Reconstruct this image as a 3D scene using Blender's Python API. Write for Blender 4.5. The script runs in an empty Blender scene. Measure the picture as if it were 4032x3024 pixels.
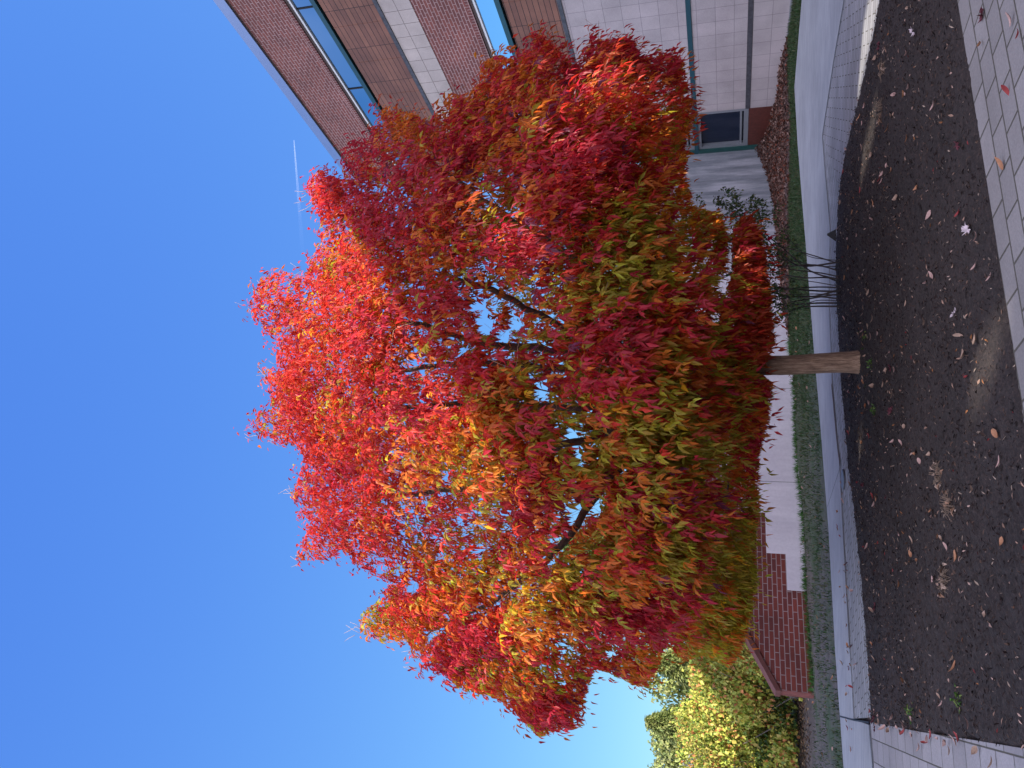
import bpy, math, random
import numpy as np
from mathutils import Vector, Matrix
R = math.radians
random.seed(7); rng = np.random.default_rng(11)
scn = bpy.context.scene
COL = scn.collection

# ------------------------------------------------------------------ camera
PITCH, CAM_Z, FPX = R(16.1), 1.6, 2970.0      # focal length in pixels of the 4032 px wide photograph
cd = bpy.data.cameras.new('camera'); cam = bpy.data.objects.new('camera', cd); COL.objects.link(cam)
cd.sensor_width = 36.0; cd.lens = FPX / 4032 * 36.0; cd.clip_end = 20000; cd.clip_start = 0.05
F = Vector((0, math.cos(PITCH), math.sin(PITCH))); U = Vector((0, -math.sin(PITCH), math.cos(PITCH))); RT = Vector((1, 0, 0))
# the phone was held turned a quarter: the picture's left is up
m = Matrix((( -U.x, RT.x, -F.x, 0), (-U.y, RT.y, -F.y, 0), (-U.z, RT.z, -F.z, CAM_Z), (0, 0, 0, 1)))
cam.matrix_world = m
scn.camera = cam

# ------------------------------------------------------------------ sky and sun
SUN_AZ, SUN_EL = R(120), R(27)                # azimuth from +Y towards +X
w = bpy.data.worlds.new('World'); scn.world = w; w.use_nodes = True
nt = w.node_tree; nt.nodes.clear()
sky = nt.nodes.new('ShaderNodeTexSky'); sky.sky_type = 'NISHITA'; sky.sun_disc = False
sky.sun_elevation = SUN_EL; sky.sun_rotation = SUN_AZ
sky.air_density = 1.0; sky.dust_density = 0.3; sky.ozone_density = 2.6; sky.altitude = 50
bg = nt.nodes.new('ShaderNodeBackground'); bg.inputs[1].default_value = 0.15
wo = nt.nodes.new('ShaderNodeOutputWorld')
sc_ = nt.nodes.new('ShaderNodeSeparateColor'); cc_ = nt.nodes.new('ShaderNodeCombineColor')    # deep clear autumn sky: one power and gain per channel
nt.links.new(sky.outputs[0], sc_.inputs[0])
for i_, (g_, a_) in enumerate(((.73, .33), (.62, .635), (.20, 1.85))):
    pw = nt.nodes.new('ShaderNodeMath'); pw.operation = 'POWER'; pw.inputs[1].default_value = g_
    ml = nt.nodes.new('ShaderNodeMath'); ml.operation = 'MULTIPLY'; ml.inputs[1].default_value = a_
    nt.links.new(sc_.outputs[i_], pw.inputs[0]); nt.links.new(pw.outputs[0], ml.inputs[0]); nt.links.new(ml.outputs[0], cc_.inputs[i_])
# bright thin cloud, added as unseen fill light in the sky behind the camera
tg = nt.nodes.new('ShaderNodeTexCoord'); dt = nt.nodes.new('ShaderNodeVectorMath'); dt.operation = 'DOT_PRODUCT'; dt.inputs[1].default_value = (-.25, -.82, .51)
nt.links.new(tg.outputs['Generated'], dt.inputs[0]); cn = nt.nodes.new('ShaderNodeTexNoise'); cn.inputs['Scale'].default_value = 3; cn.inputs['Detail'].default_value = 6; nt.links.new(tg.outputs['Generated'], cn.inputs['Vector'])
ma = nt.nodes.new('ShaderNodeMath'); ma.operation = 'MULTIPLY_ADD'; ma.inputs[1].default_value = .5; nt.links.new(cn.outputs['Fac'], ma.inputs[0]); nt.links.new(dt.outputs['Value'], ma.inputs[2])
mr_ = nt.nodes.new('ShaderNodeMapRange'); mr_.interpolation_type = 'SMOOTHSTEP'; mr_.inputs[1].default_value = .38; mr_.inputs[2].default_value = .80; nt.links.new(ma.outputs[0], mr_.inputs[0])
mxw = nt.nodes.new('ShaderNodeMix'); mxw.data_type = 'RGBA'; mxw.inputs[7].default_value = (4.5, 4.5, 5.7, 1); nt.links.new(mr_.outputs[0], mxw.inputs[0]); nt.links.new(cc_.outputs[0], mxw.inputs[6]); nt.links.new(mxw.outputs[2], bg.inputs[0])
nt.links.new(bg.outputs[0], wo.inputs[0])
sd = bpy.data.lights.new('sun', 'SUN'); sd.energy = 4.3; sd.angle = R(0.5); sd.color = (1.0, 0.92, 0.80)
so = bpy.data.objects.new('sun', sd); COL.objects.link(so)
S = Vector((math.sin(SUN_AZ) * math.cos(SUN_EL), math.cos(SUN_AZ) * math.cos(SUN_EL), math.sin(SUN_EL)))
so.rotation_euler = S.to_track_quat('Z', 'Y').to_euler(); so.location = (30, -20, 30)
scn.view_settings.view_transform = 'Standard'; scn.view_settings.look = 'None'
scn.view_settings.exposure = 1.4; scn.view_settings.gamma = 1.0
scn.cycles.max_bounces = 8; scn.cycles.transparent_max_bounces = 8

# ------------------------------------------------------------------ helpers
def tag(o, label=None, cat=None, group=None, kind=None):
    for k, v in (('label', label), ('category', cat), ('group', group), ('kind', kind)):
        if v: o[k] = v
    return o
def empty(name, loc=(0, 0, 0), rz=0, **k):
    o = bpy.data.objects.new(name, None); COL.objects.link(o); o.location = loc; o.rotation_euler = (0, 0, rz)
    return tag(o, **k)
def mesh_np(name, V, Fc, mats, parent=None, col=None, smooth=False):
    """V (n,3) verts, Fc (m,k) faces of equal size"""
    me = bpy.data.meshes.new(name); V = np.asarray(V, np.float32); Fc = np.asarray(Fc, np.int32)
    k = Fc.shape[1]; n = len(Fc)
    me.vertices.add(len(V)); me.vertices.foreach_set('co', V.ravel())
    me.loops.add(n * k); me.loops.foreach_set('vertex_index', Fc.ravel())
    me.polygons.add(n); me.polygons.foreach_set('loop_start', np.arange(0, n * k, k, dtype=np.int32))
    me.polygons.foreach_set('loop_total', np.full(n, k, np.int32))
    if smooth: me.polygons.foreach_set('use_smooth', np.ones(n, bool))
    me.update(calc_edges=True)
    if col is not None:
        a = me.color_attributes.new('Col', 'FLOAT_COLOR', 'POINT')
        c4 = np.ones((len(V), 4), np.float32); c4[:, :3] = col; a.data.foreach_set('color', c4.ravel())
    me.materials.append(mats)
    o = bpy.data.objects.new(name, me); COL.objects.link(o); o.parent = parent
    return o
class MB:
    def __init__(s): s.v = []; s.f = []
    def add(s, vs, fs):
        b = len(s.v); s.v += [tuple(x) for x in vs]; s.f += [tuple(i + b for i in f) for f in fs]
    def box(s, x0, x1, y0, y1, z0, z1):
        v = [(x, y, z) for z in (z0, z1) for y in (y0, y1) for x in (x0, x1)]
        s.add(v, [(0, 2, 3, 1), (4, 5, 7, 6), (0, 1, 5, 4), (2, 6, 7, 3), (0, 4, 6, 2), (1, 3, 7, 5)])
    def prism(s, pts, y0, y1):                     # polygon in x,z extruded along y
        n = len(pts); v = [(p[0], y0, p[1]) for p in pts] + [(p[0], y1, p[1]) for p in pts]
        s.add(v, [tuple(range(n)), tuple(range(2 * n - 1, n - 1, -1))] + [(i, i + n, (i + 1) % n + n, (i + 1) % n) for i in range(n)])
    def slab(s, pts, z0, z1):                      # polygon in x,y extruded along z
        n = len(pts); v = [(p[0], p[1], z0) for p in pts] + [(p[0], p[1], z1) for p in pts]
        s.add(v, [tuple(range(n - 1, -1, -1)), tuple(range(n, 2 * n))] + [(i, (i + 1) % n, (i + 1) % n + n, i + n) for i in range(n)])
    def tube(s, pts, rad, seg=6):
        pts = [Vector(p) for p in pts]; n = len(pts); b = len(s.v); up = Vector((0.31, 0.22, 0.92)).normalized()
        prev = None
        for i, p in enumerate(pts):
            t = (pts[min(i + 1, n - 1)] - pts[max(i - 1, 0)])
            if t.length < 1e-6: t = Vector((0, 0, 1))
            t.normalize()
            a = t.cross(up) if prev is None else prev - t * prev.dot(t)
            if a.length < 1e-4: a = t.cross(Vector((1, 0, 0)))
            a.normalize(); prev = a; c = t.cross(a)
            for j in range(seg):
                an = 2 * math.pi * j / seg
                s.v.append(tuple(p + (a * math.cos(an) + c * math.sin(an)) * rad[i]))
        for i in range(n - 1):
            for j in range(seg):
                j2 = (j + 1) % seg
                s.f.append((b + i * seg + j, b + i * seg + j2, b + (i + 1) * seg + j2, b + (i + 1) * seg + j))
        s.f.append(tuple(b + j for j in range(seg - 1, -1, -1))); s.f.append(tuple(b + (n - 1) * seg + j for j in range(seg)))
    def build(s, name, mat, parent=None, smooth=False):
        me = bpy.data.meshes.new(name); me.from_pydata(s.v, [], s.f); me.materials.append(mat)
        if smooth:
            for p in me.polygons: p.use_smooth = True
        o = bpy.data.objects.new(name, me); COL.objects.link(o); o.parent = parent
        return o

def ray(x, y):       # direction through a pixel of the 4032 x 3024 photograph, world axes
    X = 1512 - y; Y = 2016 - x
    return np.array((X, FPX * math.cos(PITCH) - Y * math.sin(PITCH), Y * math.cos(PITCH) + FPX * math.sin(PITCH)))
def at(x, y, D):     # point on that ray at forward distance D
    r = ray(x, y); return np.array((0, 0, CAM_Z)) + r * (D / r[1])
def project(P):      # world (n,3) -> pixels of a 2212 x 1659 view
    d = P - np.array((0, 0, CAM_Z)); c, s = math.cos(PITCH), math.sin(PITCH)
    f = d[:, 1] * c + d[:, 2] * s; u = -d[:, 1] * s + d[:, 2] * c
    k = 2212 / 4032
    return (2016 - FPX * u / f) * k, (1512 - FPX * d[:, 0] / f) * k

# ------------------------------------------------------------------ materials
def mat(name):
    m = bpy.data.materials.new(name); m.use_nodes = True; t = m.node_tree
    return m, t, t.nodes['Principled BSDF']
def N(t, kind, **k):
    n = t.nodes.new('ShaderNode' + kind)
    for a, b in k.items():
        if a.startswith('i_'):
            key = a[2:]; key = int(key) if key.isdigit() else key.replace('_', ' ')
            n.inputs[key].default_value = b
        else: setattr(n, a, b)
    return n
def ramp(t, src, stops, interp='LINEAR'):
    r = t.nodes.new('ShaderNodeValToRGB'); r.color_ramp.interpolation = interp
    el = r.color_ramp.elements
    while len(el) < len(stops): el.new(0.5)
    for e, (p, c) in zip(el, stops): e.position = p; e.color = (*c, 1) if len(c) == 3 else c
    t.links.new(src, r.inputs[0]); return r
def mix(t, fac, a, b, mode='MIX'):
    n = t.nodes.new('ShaderNodeMix'); n.data_type = 'RGBA'; n.blend_type = mode
    for s, v in ((0, fac), (6, a), (7, b)):
        if hasattr(v, 'links'): t.links.new(v, n.inputs[s])
        else: n.inputs[s].default_value = v if s == 0 else (*v, 1)
    return n.outputs[2]
def coords(t, plane='xy', rot=0.0):
    tc = N(t, 'TexCoord')
    if plane == 'xz':
        sp = N(t, 'SeparateXYZ'); cb = N(t, 'CombineXYZ'); t.links.new(tc.outputs['Object'], sp.inputs[0])
        t.links.new(sp.outputs[0], cb.inputs[0]); t.links.new(sp.outputs[2], cb.inputs[1]); return cb.outputs[0], tc.outputs['Object']
    mp = N(t, 'Mapping'); mp.inputs['Rotation'].default_value = (0, 0, rot); t.links.new(tc.outputs['Object'], mp.inputs[0])
    return mp.outputs[0], tc.outputs['Object']
def noise(t, co, scale, detail=4, rough=0.6):
    n = N(t, 'TexNoise', i_Scale=scale, i_Detail=detail, i_Roughness=rough); t.links.new(co, n.inputs['Vector']); return n.outputs['Fac']
def bump(t, b, h, strength=0.5, dist=0.01):
    n = N(t, 'Bump', i_Strength=strength, i_Distance=dist); t.links.new(h, n.inputs['Height']); t.links.new(n.outputs[0], b.inputs['Normal'])
def plain(name, c, rough=0.6, metal=0.0, var=0.12, scale=6.0):
    m, t, b = mat(name); _, o = coords(t)
    f = noise(t, o, scale, 5); lo = tuple(x * (1 - var) for x in c); hi = tuple(min(1, x * (1 + var)) for x in c)
    r = ramp(t, f, [(0.3, lo), (0.7, hi)]); t.links.new(r.outputs[0], b.inputs['Base Color'])
    b.inputs['Roughness'].default_value = rough; b.inputs['Metallic'].default_value = metal
    return m
def brickmat(name, c1, c2, mortar, bw, rh, ms, plane='xz', rot=0.0, off=0.5, depth=0.006, grime=0.25, rough=0.85, speck=60, shift=(0,0,0)):
    m, t, b = mat(name); co, o = coords(t, plane, rot)
    mp = N(t, 'Mapping'); mp.inputs['Location'].default_value = shift; t.links.new(co, mp.inputs[0]); co = mp.outputs[0]
    br = N(t, 'TexBrick', offset=off); t.links.new(co, br.inputs['Vector'])
    for k, v in (('Color1', c1), ('Color2', c2), ('Mortar', mortar)): br.inputs[k].default_value = (*v, 1)
    for k, v in (('Scale', 1.0), ('Mortar Size', ms), ('Mortar Smooth', 0.25), ('Bias', 0.0), ('Brick Width', bw), ('Row Height', rh)): br.inputs[k].default_value = v
    n1 = noise(t, o, 0.9, 5); n2 = noise(t, o, speck, 3)
    g = ramp(t, n1, [(0.3, (1 - grime,) * 3), (0.65, (1.06,) * 3)])
    s = ramp(t, n2, [(0.3, (0.86,) * 3), (0.7, (1.1,) * 3)])
    c = mix(t, 1.0, br.outputs['Color'], g.outputs[0], 'MULTIPLY'); c = mix(t, 1.0, c, s.outputs[0], 'MULTIPLY')
    t.links.new(c, b.inputs['Base Color']); b.inputs['Roughness'].default_value = rough
    inv = N(t, 'Math', operation='SUBTRACT', i_0=1.0); t.links.new(br.outputs['Fac'], inv.inputs[1])
    ad = N(t, 'Math', operation='MULTIPLY_ADD', i_1=0.25); t.links.new(n2, ad.inputs[0]); t.links.new(inv.outputs[0], ad.inputs[2])
    bump(t, b, ad.outputs[0], 0.8, depth)
    return m
M = {}
M['brick'] = brickmat('brick', (.24, .078, .062), (.16, .058, .052), (.44, .30, .28), .30, .1, .012)
M['brick_low'] = brickmat('brick_low', (.24, .050, .035), (.15, .036, .032), (.36, .27, .27), .30, .1, .010, grime=.4)
M['soldier'] = brickmat('soldier', (.2, .065, .055), (.13, .048, .045), (.44, .30, .28), .1, .12, .010, off=0.0)
M['stone'] = brickmat('stone', (.46, .41, .41), (.41, .37, .37), (.23, .21, .22), .475, .5, .006, off=0.0, grime=.22, depth=.004, shift=(.02, .02, 0))
M['stone_top'] = brickmat('stone_top', (.52, .46, .42), (.46, .41, .38), (.14, .12, .11), .475, .475, .008, off=0.0, grime=.25, depth=.004, shift=(.0, -.285, 0))
M['siding'] = brickmat('siding', (.26, .115, .072), (.19, .082, .055), (.03, .015, .012), 1.45, .16, .010, off=0.0, grime=.35, rough=.6, depth=.008, shift=(.3, .03, 0))
M['fascia'] = plain('fascia', (.26, .34, .50), .3, .5, .04)
M['brown'] = plain('brown', (.075, .045, .035), .6)
M['white'] = plain('white', (.82, .84, .84), .45, 0, .05)
M['teal'] = plain('teal', (.012, .065, .085), .4, 0, .08)
M['tealgreen'] = plain('tealgreen', (.015, .075, .07), .45, 0, .08)
M['black'] = plain('black', (.012, .013, .016), .7)
M['flash'] = plain('flash', (.06, .06, .07), .5, 0, .45, 9)
M['frame'] = plain('frame', (.24, .26, .28), .45, .2, .08)
M['bark2'] = plain('bark2', (.09, .07, .06), .9, 0, .4, 30)
M['stem'] = plain('stem', (.045, .034, .032), .8, 0, .4, 30)
M['greystem'] = plain('greystem', (.16, .14, .13), .9, 0, .4, 20)
M['twig'] = plain('twig', (.33, .22, .15), .8, 0, .3, 30)
M['cover'] = plain('cover', (.14, .18, .22), .5, .2, .1)
M['roofing'] = plain('roofing', (.1, .1, .11), .9)
m, t, b = mat('glass_up'); b.inputs['Base Color'].default_value = (.30, .42, .52, 1); b.inputs['Metallic'].default_value = 1; b.inputs['Roughness'].default_value = .03; M['glass_up'] = m
m, t, b = mat('glass_mid'); b.inputs['Base Color'].default_value = (.62, .80, .95, 1); b.inputs['Metallic'].default_value = 1; b.inputs['Roughness'].default_value = .03; M['glass_mid'] = m
m, t, b = mat('glass_dark'); b.inputs['Base Color'].default_value = (.008, .015, .035, 1); b.inputs['Roughness'].default_value = .08; M['glass_dark'] = m

# painted concrete wall: pale, streaked with darker vertical weathering towards the building
m, t, b = mat('painted_wall'); co, o = coords(t)
mp = N(t, 'Mapping'); mp.inputs['Scale'].default_value = (2.2, 2.2, .35); t.links.new(o, mp.inputs[0])
n1 = noise(t, mp.outputs[0], 1.3, 8, .65); n2 = noise(t, o, 14, 5)
sp = N(t, 'SeparateXYZ'); t.links.new(o, sp.inputs[0])
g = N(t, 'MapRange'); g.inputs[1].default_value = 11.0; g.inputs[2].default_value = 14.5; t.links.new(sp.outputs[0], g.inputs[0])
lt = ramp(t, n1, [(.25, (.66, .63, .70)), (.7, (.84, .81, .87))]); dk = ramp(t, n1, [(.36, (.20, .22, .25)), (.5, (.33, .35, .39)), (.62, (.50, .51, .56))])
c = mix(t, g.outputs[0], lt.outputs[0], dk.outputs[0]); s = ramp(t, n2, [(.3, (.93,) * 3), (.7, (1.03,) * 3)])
c = mix(t, 1., c, s.outputs[0], 'MULTIPLY'); t.links.new(c, b.inputs['Base Color']); b.inputs['Roughness'].default_value = .8; bump(t, b, n2, .4, .01); M['painted'] = m

m, t, b = mat('bark'); co, o = coords(t)
mp = N(t, 'Mapping'); mp.inputs['Scale'].default_value = (9, 9, 1.1); t.links.new(o, mp.inputs[0])
n1 = noise(t, mp.outputs[0], 5.5, 8, .7); v = N(t, 'TexVoronoi', i_Scale=6.5, feature='DISTANCE_TO_EDGE'); t.links.new(mp.outputs[0], v.inputs['Vector'])
c = ramp(t, n1, [(.3, (.09, .055, .038)), (.5, (.26, .165, .108)), (.72, (.46, .33, .23))]); t.links.new(c.outputs[0], b.inputs['Base Color'])
ad = N(t, 'Math', operation='MULTIPLY_ADD', i_1=.6); t.links.new(v.outputs[0], ad.inputs[0]); t.links.new(n1, ad.inputs[2])
b.inputs['Roughness'].default_value = .95; bump(t, b, ad.outputs[0], 1.0, .03); M['bark'] = m
m, t, b = mat('limb_bark'); co, o = coords(t); n1 = noise(t, o, 18, 6, .7)
c = ramp(t, n1, [(.3, (.028, .018, .015)), (.7, (.10, .066, .050))]); t.links.new(c.outputs[0], b.inputs['Base Color']); b.inputs['Roughness'].default_value = .95; bump(t, b, n1, .8, .01); M['limb'] = m

def leafmat(name, trans=0.4, rough=0.45, spec=.35, sat=1.0):
    m, t, b = mat(name); a = N(t, 'Attribute', attribute_name='Col')
    tc = N(t, 'TexCoord'); f = noise(t, tc.outputs['Object'], 26, 3); s = ramp(t, f, [(.3, (.82,) * 3), (.7, (1.12,) * 3)])
    c = mix(t, 1., a.outputs['Color'], s.outputs[0], 'MULTIPLY')
    t.links.new(c, b.inputs['Base Color']); b.inputs['Roughness'].default_value = rough
    b.inputs['Specular IOR Level'].default_value = spec
    tr = N(t, 'BsdfTranslucent'); t.links.new(c, tr.inputs[0]); mx = N(t, 'MixShader', i_Fac=trans)
    t.links.new(b.outputs[0], mx.inputs[1]); t.links.new(tr.outputs[0], mx.inputs[2])
    t.links.new(mx.outputs[0], t.nodes['Material Output'].inputs[0]); return m
M['leaf'] = leafmat('ash_leaf', .58); M['gleaf'] = leafmat('green_leaf', .35); M['dry'] = leafmat('dry_leaf', .1, .8, .1)

def ground_mat(name, stops, s1, s2, rough=.95, bs=.8, bd=.02, m2=None):
    m, t, b = mat(name); co, o = coords(t); a = noise(t, o, s1, 8, .7); c0 = noise(t, o, s2, 4, .6)
    c = ramp(t, a, stops); k = ramp(t, c0, [(.3, (.72,) * 3), (.7, (1.2,) * 3)]); cc = mix(t, 1., c.outputs[0], k.outputs[0], 'MULTIPLY')
    t.links.new(cc, b.inputs['Base Color']); b.inputs['Roughness'].default_value = rough; bump(t, b, a, bs, bd); return m
M['mulch'] = ground_mat('mulch', [(.30, (.009, .006, .006)), (.5, (.022, .015, .0135)), (.62, (.044, .030, .025)), (.75, (.11, .078, .066))], 45, .9)
M['soil'] = ground_mat('soil', [(.3, (.045, .035, .032)), (.6, (.10, .082, .075)), (.8, (.17, .15, .14))], 9, .7)
M['turf'] = ground_mat('turf', [(.3, (.018, .05, .014)), (.55, (.035, .085, .02)), (.8, (.075, .09, .04))], 14, 1.1)
m, t, b = mat('concrete'); co, o = coords(t)
mp = N(t, 'Mapping'); mp.inputs['Rotation'].default_value = (0, 0, R(-35)); mp.inputs['Scale'].default_value = (.5, 6, 1); t.links.new(o, mp.inputs[0])
n1 = noise(t, mp.outputs[0], 3.5, 6); n2 = noise(t, o, .55, 8, .7); n3 = noise(t, o, 90, 3)
c = ramp(t, n1, [(.3, (.24, .255, .27)), (.7, (.35, .365, .38))]); k = ramp(t, n2, [(.3, (.72,) * 3), (.7, (1.12,) * 3)]); s = ramp(t, n3, [(.3, (.94,) * 3), (.7, (1.05,) * 3)])
cc = mix(t, 1., c.outputs[0], k.outputs[0], 'MULTIPLY'); cc = mix(t, 1., cc, s.outputs[0], 'MULTIPLY')
t.links.new(cc, b.inputs['Base Color']); b.inputs['Roughness'].default_value = .8; bump(t, b, n3, .3, .004); M['concrete'] = m
def paver(name, rot, bw, rh, c=(.40, .385, .38), ms=.007, shift=(0, 0, 0), off=.5):
    return brickmat(name, c, tuple(x * .74 for x in c), (.075, .07, .055), bw, rh, ms, 'xy', rot, off, .01, .2, .9, 70, shift)
M['paver_far'] = paver('paver_far', R(-32), .30, .15, (.31, .32, .33), .008)
M['paver_right'] = paver('paver_right', R(20), .30, .15, (.31, .31, .32), .007)
M['paver_left'] = paver('paver_left', R(-110.5), .34, .24, (.31, .30, .31), .006, (0, -.02, 0))
M['paver_front'] = paver('paver_front', R(-23.6), .31, .205, (.26, .245, .24), .009)

# ------------------------------------------------------------------ ground
def sheet(name, pts, z, matl, thick=.06, **k):
    o = MB(); o.slab(pts, z - thick, z); ob = o.build(name, matl); return tag(ob, kind='structure')
g = MB(); g.box(-220, 220, -120, 320, -.4, -.06); tag(g.build('ground', M['soil']), kind='structure')
Bl = [(16, 10.6), (11.5, 15.0), (8.9, 18.0), (7.5, 20.3), (5.75, 19.34), (3.4, 17.64), (3.11, 17.41), (.66, 15.7), (-.36, 14.89), (-2.42, 13.44), (-4.11, 12.64), (-4.91, 12.12), (-5.59, 11.7), (-9, 10.2), (-14, 8.0)]
Cl = [(5.7, 11.1), (5.07, 12.81), (4.37, 14.31), (3.62, 13.88), (2.68, 13.31), (2.5, 13.2), (1.9, 13.35), (1.31, 13.35), (-.04, 12.95), (-1.07, 12.19), (-2.18, 11.70), (-3.61, 11.10), (-4.40, 10.78)]
Dl = [(6.6, 5.6), (5.3, 7.4), (4.21, 9.06), (3.91, 9.61), (3.69, 10.16), (3.47, 11.04), (3.26, 11.66), (2.89, 12.16), (2.39, 12.45), (2.05, 12.60), (1.28, 12.54), (.56, 12.19), (-.22, 11.87), (-.85, 11.44), (-1.9, 10.64), (-2.49, 10.21), (-3.2, 9.85), (-3.87, 9.58)]
El = [(9, 8.9), (2.77, 6.13), (1.93, 5.76), (1.37, 5.51), (.89, 5.31), (.31, 5.06), (-.13, 4.88), (-3.0, 3.62)]
sheet('concrete_walk', Bl[:12] + [(-4.93, 12.0)] + Cl[::-1] + [(7.2, 8.2), (16, 6)], .03, M['concrete'])
sheet('end_slab', [(-4.94, 12.1), (-5.59, 11.7), (-9, 10.2), (-14, 8.0), (-13, 5.5), (-6.2, 8.35), (-4.0, 9.66), (-4.41, 10.77)], .028, M['concrete'])
sheet('paver_walk', Cl[2:] + Dl[::-1][:11] + [(2.9, 12.15)], .022, M['paver_far'])
sheet('paver_path', [(16, 6), (7.2, 8.2), (5.7, 11.1), (5.07, 12.81), (4.37, 14.31), (2.9, 12.15), (3.26, 11.66), (3.47, 11.04), (3.69, 10.16), (3.91, 9.61), (4.21, 9.06), (5.3, 7.4), (6.6, 5.6)], .0215, M['paver_right'])
D2 = [(-3.95, 9.63), (-3.01, 7.25), (-2.47, 5.92), (-2.06, 4.9), (-1.4, 3.3)]
sheet('side_paving', D2 + [(-14, 2), (-13, 5.4), (-6.2, 8.3)], .02, M['paver_left'])
sheet('front_paving', El + [(-3.5, 2.2), (-2, -8), (16, -8), (16, 5.8), (9, 8.9)][:4], .02, M['paver_front'])
# dark joints: seam between slab and pavers, expansion joint, cut joint
j = MB()
def strip(o, pts, w, z):
    for a, c in zip(pts[:-1], pts[1:]):
        a = Vector(a); c = Vector(c); n = (c - a).normalized(); n = Vector((-n.y, n.x)) * w / 2
        o.add([(*(a + n), z), (*(a - n), z), (*(c - n), z), (*(c + n), z)], [(0, 1, 2, 3)])
strip(j, Cl, .018, .034); strip(j, [(-4.93, 12.1), (-4.42, 10.78), (-3.97, 9.66)], .02, .034); strip(j, [(-1.15, 11.9), (-2.05, 13.0 + .55)], .012, .034)
strip(j, [(-3.99, 9.66), (-6.2, 8.33), (-13, 5.4)], .025, .034)
tag(j.build('slab_joints', M['black']), kind='structure')
# reddish soil washed into the seam beside the cover
j = MB(); strip(j, [(-.0, 13.0), (-.9, 12.36), (-1.2, 12.05)], .07, .037); strip(j, [(-1.5, 11.98), (-2.2, 11.70), (-3.6, 11.12)], .035, .037)
tag(j.build('seam_soil', plain('seam_soil', (.085, .055, .05), .95, 0, .5, 12)), kind='structure')

def inpoly(x, y, P):
    P = np.asarray(P); r = np.zeros(x.shape, bool); n = len(P)
    for i in range(n):
        x1, y1 = P[i]; x2, y2 = P[(i + 1) % n]
        if y1 == y2: continue
        c = ((y1 > y) != (y2 > y)) & (x < (x2 - x1) * (y - y1) / (y2 - y1) + x1); r ^= c
    return r
def edgedist(x, y, P, closed=True):
    P = np.asarray(P, float); d = np.full(x.shape, 1e9); n = len(P)
    for i in range(n if closed else n - 1):
        a = P[i]; c = P[(i + 1) % n]; v = c - a; L = (v @ v) + 1e-12
        tt = np.clip(((x - a[0]) * v[0] + (y - a[1]) * v[1]) / L, 0, 1)
        d = np.minimum(d, np.hypot(x - a[0] - tt * v[0], y - a[1] - tt * v[1]))
    return d
_ph = rng.uniform(0, 6.28, (64, 3)); _dr = rng.normal(size=(64, 3)); _dr /= np.linalg.norm(_dr, axis=1)[:, None]
def snoise(P, scale, k=0, oct=3):                 # cheap smooth noise in about -1..1
    P = np.asarray(P); out = 0; amp = 1; tot = 0
    for o in range(oct):
        v = 0
        for i in range(5):
            q = _dr[(k + o * 5 + i) % 64] * scale * (2 ** o) * (0.7 + .15 * i)
            v = v + np.sin(P @ q[:P.shape[1]] * 6.28 + _ph[(k + o * 5 + i) % 64, 0])
        out = out + amp * v / 2.6; tot += amp; amp *= .55
    return out / tot
def gridmesh(name, poly, z0, cell, matl, hfun, edge=.08, jag=.0):
    P = np.asarray(poly); x0, y0 = P.min(0); x1, y1 = P.max(0)
    xs = np.arange(x0 - .1, x1 + .1, cell); ys = np.arange(y0 - .1, y1 + .1, cell)
    X, Y = np.meshgrid(xs, ys); ins = inpoly(X.ravel(), Y.ravel(), P); ed = edgedist(X.ravel(), Y.ravel(), P)
    sd_ = np.where(ins, ed, -ed)
    if jag: sd_ = sd_ + jag * snoise(np.c_[X.ravel(), Y.ravel()], 2.2, 9, 4)
    h = hfun(X.ravel(), Y.ravel()); k = np.clip(sd_ / edge, -1, 1)
    z = np.where(k > 0, z0 + h * (0.3 + .7 * k), z0 + k * .09)
    V = np.c_[X.ravel(), Y.ravel(), z]; nx = len(xs); I = np.arange(len(V)).reshape(len(ys), nx)
    q = np.stack([I[:-1, :-1], I[:-1, 1:], I[1:, 1:], I[1:, :-1]], -1).reshape(-1, 4)
    q = q[(sd_[q] > -edge).any(1)]
    used = np.unique(q); mp_ = np.zeros(len(V), int); mp_[used] = np.arange(len(used))
    return mesh_np(name, V[used], mp_[q], matl, smooth=True)
MULCH = Dl + [(-3.95, 9.60)] + D2[1:] + [(-3, 3.62)][:0] + [(-1.4, 4.33)] + El[::-1][1:-1] + [(6.6, 7.8)]
def mh(x, y):
    p = np.c_[x, y]; return .018 + .012 * snoise(p, .6, 3) + .007 * snoise(p, 5, 20, 3) + .005 * rng.normal(size=len(x)) + .05 * np.exp(-((x - .27) ** 2 + (y - 10.14) ** 2) / .1)
tag(gridmesh('mulch_bed', MULCH, .012, .028, M['mulch'], mh, .06, .035), kind='structure')

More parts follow.
